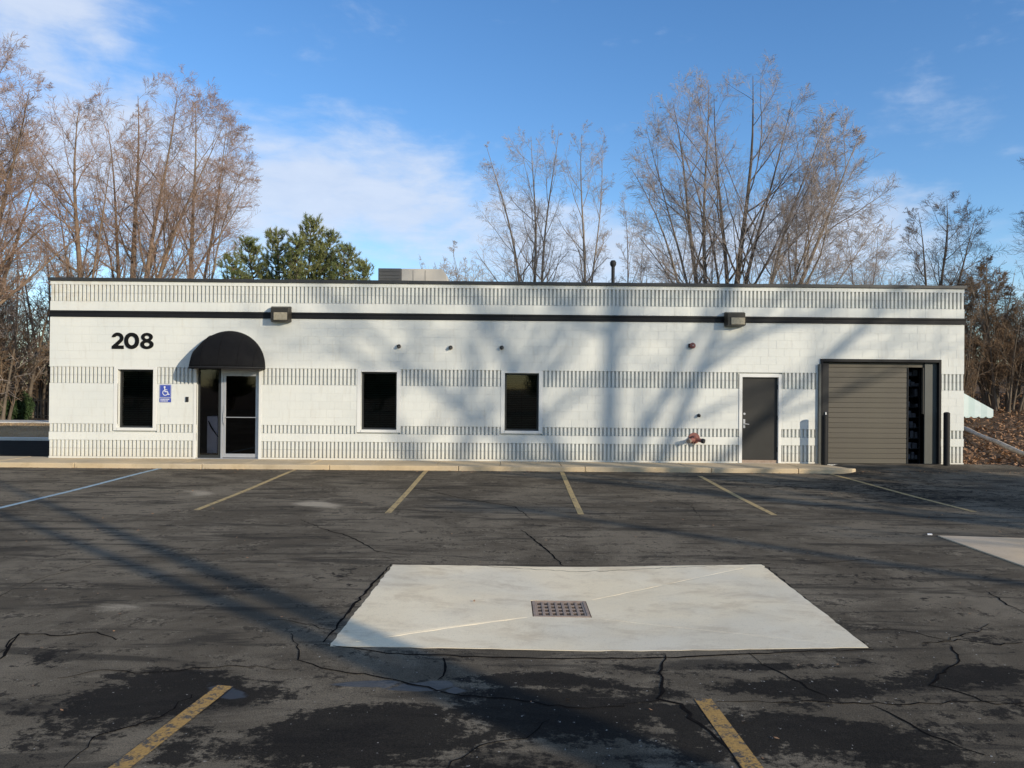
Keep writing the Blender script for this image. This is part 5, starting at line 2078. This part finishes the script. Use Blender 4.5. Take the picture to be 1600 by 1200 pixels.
def utility_pole():
    f = G(1150, 846)
    t_ = 22
    t = thing('utility_pole', 'timber utility pole standing behind the camera', 'utility pole', (f[0] + LX * t_, f[1] - t_, -.2))
    MB().tube([(0, 0, 0), (0, 0, 11.6)], [.17, .11], 14).build('pole', M_pole, t, smooth=True)
    MB().box(-1.1, 1.1, -.16, -.06, 11.0, 11.12).build('crossarm', M_pole, t)
    for x in (-1.0, -.5, .5, 1.0):
        MB().tube([(x, -.11, 11.121), (x, -.11, 11.26)], .03, 8).build('insulator', M_alu, t)


utility_pole()


# left edge: fence, hedge, lamp
def iron_fence():
    t = thing('metal_fence', 'low black metal picket fence beyond the lawn at the left edge', 'fence', (0, 0, 0))
    Y = 24.5
    xs = np.arange(-52, -14, 0.19)
    zt = 1.20
    me = MB().box(-.018, .018, -.018, .018, 0.0, zt).mesh('picket', M_blackm)
    vis = [x for x in xs if -33 < x < -16]
    for x in vis:
        link('picket', me, t, loc=(float(x), Y, 0))
    mb = MB()
    for x in xs:
        if x not in vis:
            mb.box(x - .018, x + .018, Y - .018, Y + .018, 0, zt)
    mb.build('outer_pickets', M_blackm, t, kind='stuff')
    for zz in (.2, 1.05):
        MB().box(-52, -14, Y + .019, Y + .045, zz, zz + .04).build('rail', M_blackm, t)


iron_fence()


def hedge(u, Y, w, h, seed, label):
    rs = np.random.RandomState(seed)
    x0 = W(u, 650, Y)[0]
    t = thing('evergreen_shrub', label, 'shrub', (x0, Y, .02))
    n = 5200
    a = rs.normal(0, 1, (n, 3))
    a /= np.linalg.norm(a, axis=1, keepdims=True)
    lump = 1 + .22 * np.sin(a[:, 0:1] * 5 + seed) * np.cos(a[:, 2:3] * 6 + a[:, 1:2] * 4)
    P = a * (rs.rand(n, 1) ** .35) * np.array([[w, w * .8, h * .55]]) * lump
    P[:, 2] = np.abs(P[:, 2] + h * .5)
    S = rs.normal(0, 1, (n, 3))
    S /= np.linalg.norm(S, axis=1, keepdims=True)
    T = np.cross(S, rs.normal(0, 1, (n, 3)))
    T /= np.linalg.norm(T, axis=1, keepdims=True)
    s = .05
    V = np.stack([P - S * s * .6, P + S * s * .6, P + T * s * 1.6], 1).reshape(-1, 3)
    link('foliage', npmesh('foliage', V, np.arange(len(V)).reshape(-1, 3), M_hedge), t)
    MB().tube([(0, 0, -.1), (.02, 0, h * .4)], [.05, .03], 8).build('trunk', B_dark, t)


hedge(14, 23.2, .75, 1.15, 1, 'low dark green evergreen shrub by the fence at the far left edge')
hedge(36, 23.4, .55, 1.45, 2, 'upright dark green evergreen shrub nearest the building by the left fence')


def street_lamp():
    Y = 30
    x, zt = W(61, 531, Y)
    t = thing('street_lamp', 'thin lamp post with small white globe among the brush at the left', 'street lamp', (x, Y, -.05))
    MB().tube([(0, 0, 0), (0, 0, zt)], [.06, .04], 10).build('post', M_blackm, t, smooth=True)
    MB().tube([(0, 0, zt + .0), (0, 0, zt + .06), (0, 0, zt + .16), (0, 0, zt + .26), (0, 0, zt + .30)], [.06, .13, .16, .11, .04], 12).build('globe', M_lampw, t, smooth=True)


street_lamp()


# right edge: timber, leaf litter
def right_edge():
    a = G(1500, 689, .25)
    b = G(1640, 722, .25)
    A = Vector((a[0], a[1], float(terr(np.array(a[0]), np.array(a[1]))) + .08))
    B = Vector((b[0], b[1], float(terr(np.array(b[0]), np.array(b[1]))) + .08))
    o = MB()
    pts = [A.lerp(B, i / 8) for i in range(9)]
    o.tube([(p.x, p.y, p.z + .012 * math.sin(i * 2)) for i, p in enumerate(pts)], [.07 + .009 * math.sin(i * 1.7) for i in range(9)], 9)
    ob = o.build('fallen_log', M_timber, None, smooth=True, label='long pale fallen log lying across the leaf litter at the right', category='log')
    rs = np.random.RandomState(9)
    n = 26000
    x = 11.95 + rs.rand(n) ** 1.2 * 16
    y = -1.2 + rs.rand(n) ** 1.25 * 20
    k = (x > 12.9 + .02 * y) | (y > 0.35)
    x, y = x[k], y[k]
    n = len(x)
    z = terr(x, y) + .01 + rs.rand(n) * .05
    u = rs.normal(0, 1, (n, 3)) * np.array([[1, 1, .45]])
    u /= np.linalg.norm(u, axis=1, keepdims=True)
    v = np.cross(u, rs.normal(0, .35, (n, 3)) + np.array([[0, 0, 1]]))
    v /= np.linalg.norm(v, axis=1, keepdims=True)
    s = (.035 + rs.rand(n, 1) * .045)
    P = np.stack([x, y, z + .02], 1)
    V = np.stack([P - u * s, P - v * s * .6, P + u * s, P + v * s * .6], 1).reshape(-1, 3)
    link('leaf_litter', npmesh('leaf_litter', V, np.arange(len(V)).reshape(-1, 4), M_leaf), kind='stuff', label='thick brown dead leaves lying right of the building')


right_edge()

# litter by the kerb
rs = random.Random(12)
for (u, v, lab) in [(1452, 836, 'small white scrap of litter at the tip of the concrete apron')]:
    g = G(u, v)
    MB().prism([(-.035, -.02), (.03, -.025), (.04, .012), (-.012, .025)], 'z', .004, .02).build('litter', M_white, None, label=lab, category='litter').location = (g[0], g[1], float(hgt(*g)))


def debris():
    """dead leaves and grit blown against the kerb and over the lot"""
    rs = np.random.RandomState(21)
    n = 900
    x = rs.uniform(-13, 12.5, n)
    near = rs.rand(n) < .6
    y = np.where(near, -1.36 - rs.exponential(.12, n), rs.uniform(-16.5, -1.5, n))
    inpad = (x > -1.5) & (x < 3.0) & (y < -10.8) & (y > -13.8) & (rs.rand(n) < .7)
    x, y, near = x[~inpad], y[~inpad], near[~inpad]
    n = len(x)
    z = hgt(x, y) + .010
    u = rs.normal(0, 1, (n, 3)) * np.array([[1, 1, .25]])
    u /= np.linalg.norm(u, axis=1, keepdims=True)
    v = np.cross(u, rs.normal(0, .2, (n, 3)) + np.array([[0, 0, 1]]))
    v /= np.linalg.norm(v, axis=1, keepdims=True)
    s_ = np.where(near, .022, .016)[:, None] * (.5 + rs.rand(n, 1))
    P = np.stack([x, y, z], 1)
    V = np.stack([P - u * s_, P - v * s_ * .6, P + u * s_, P + v * s_ * .6], 1).reshape(-1, 3)
    V[:, 2] = np.maximum(V[:, 2], np.repeat(hgt(x, y) + .006, 4))
    link('blown_leaves', npmesh('blown_leaves', V, np.arange(len(V)).reshape(-1, 4), M_leaf), kind='stuff', label='dead leaf scraps blown along the kerb and over the lot')


debris()
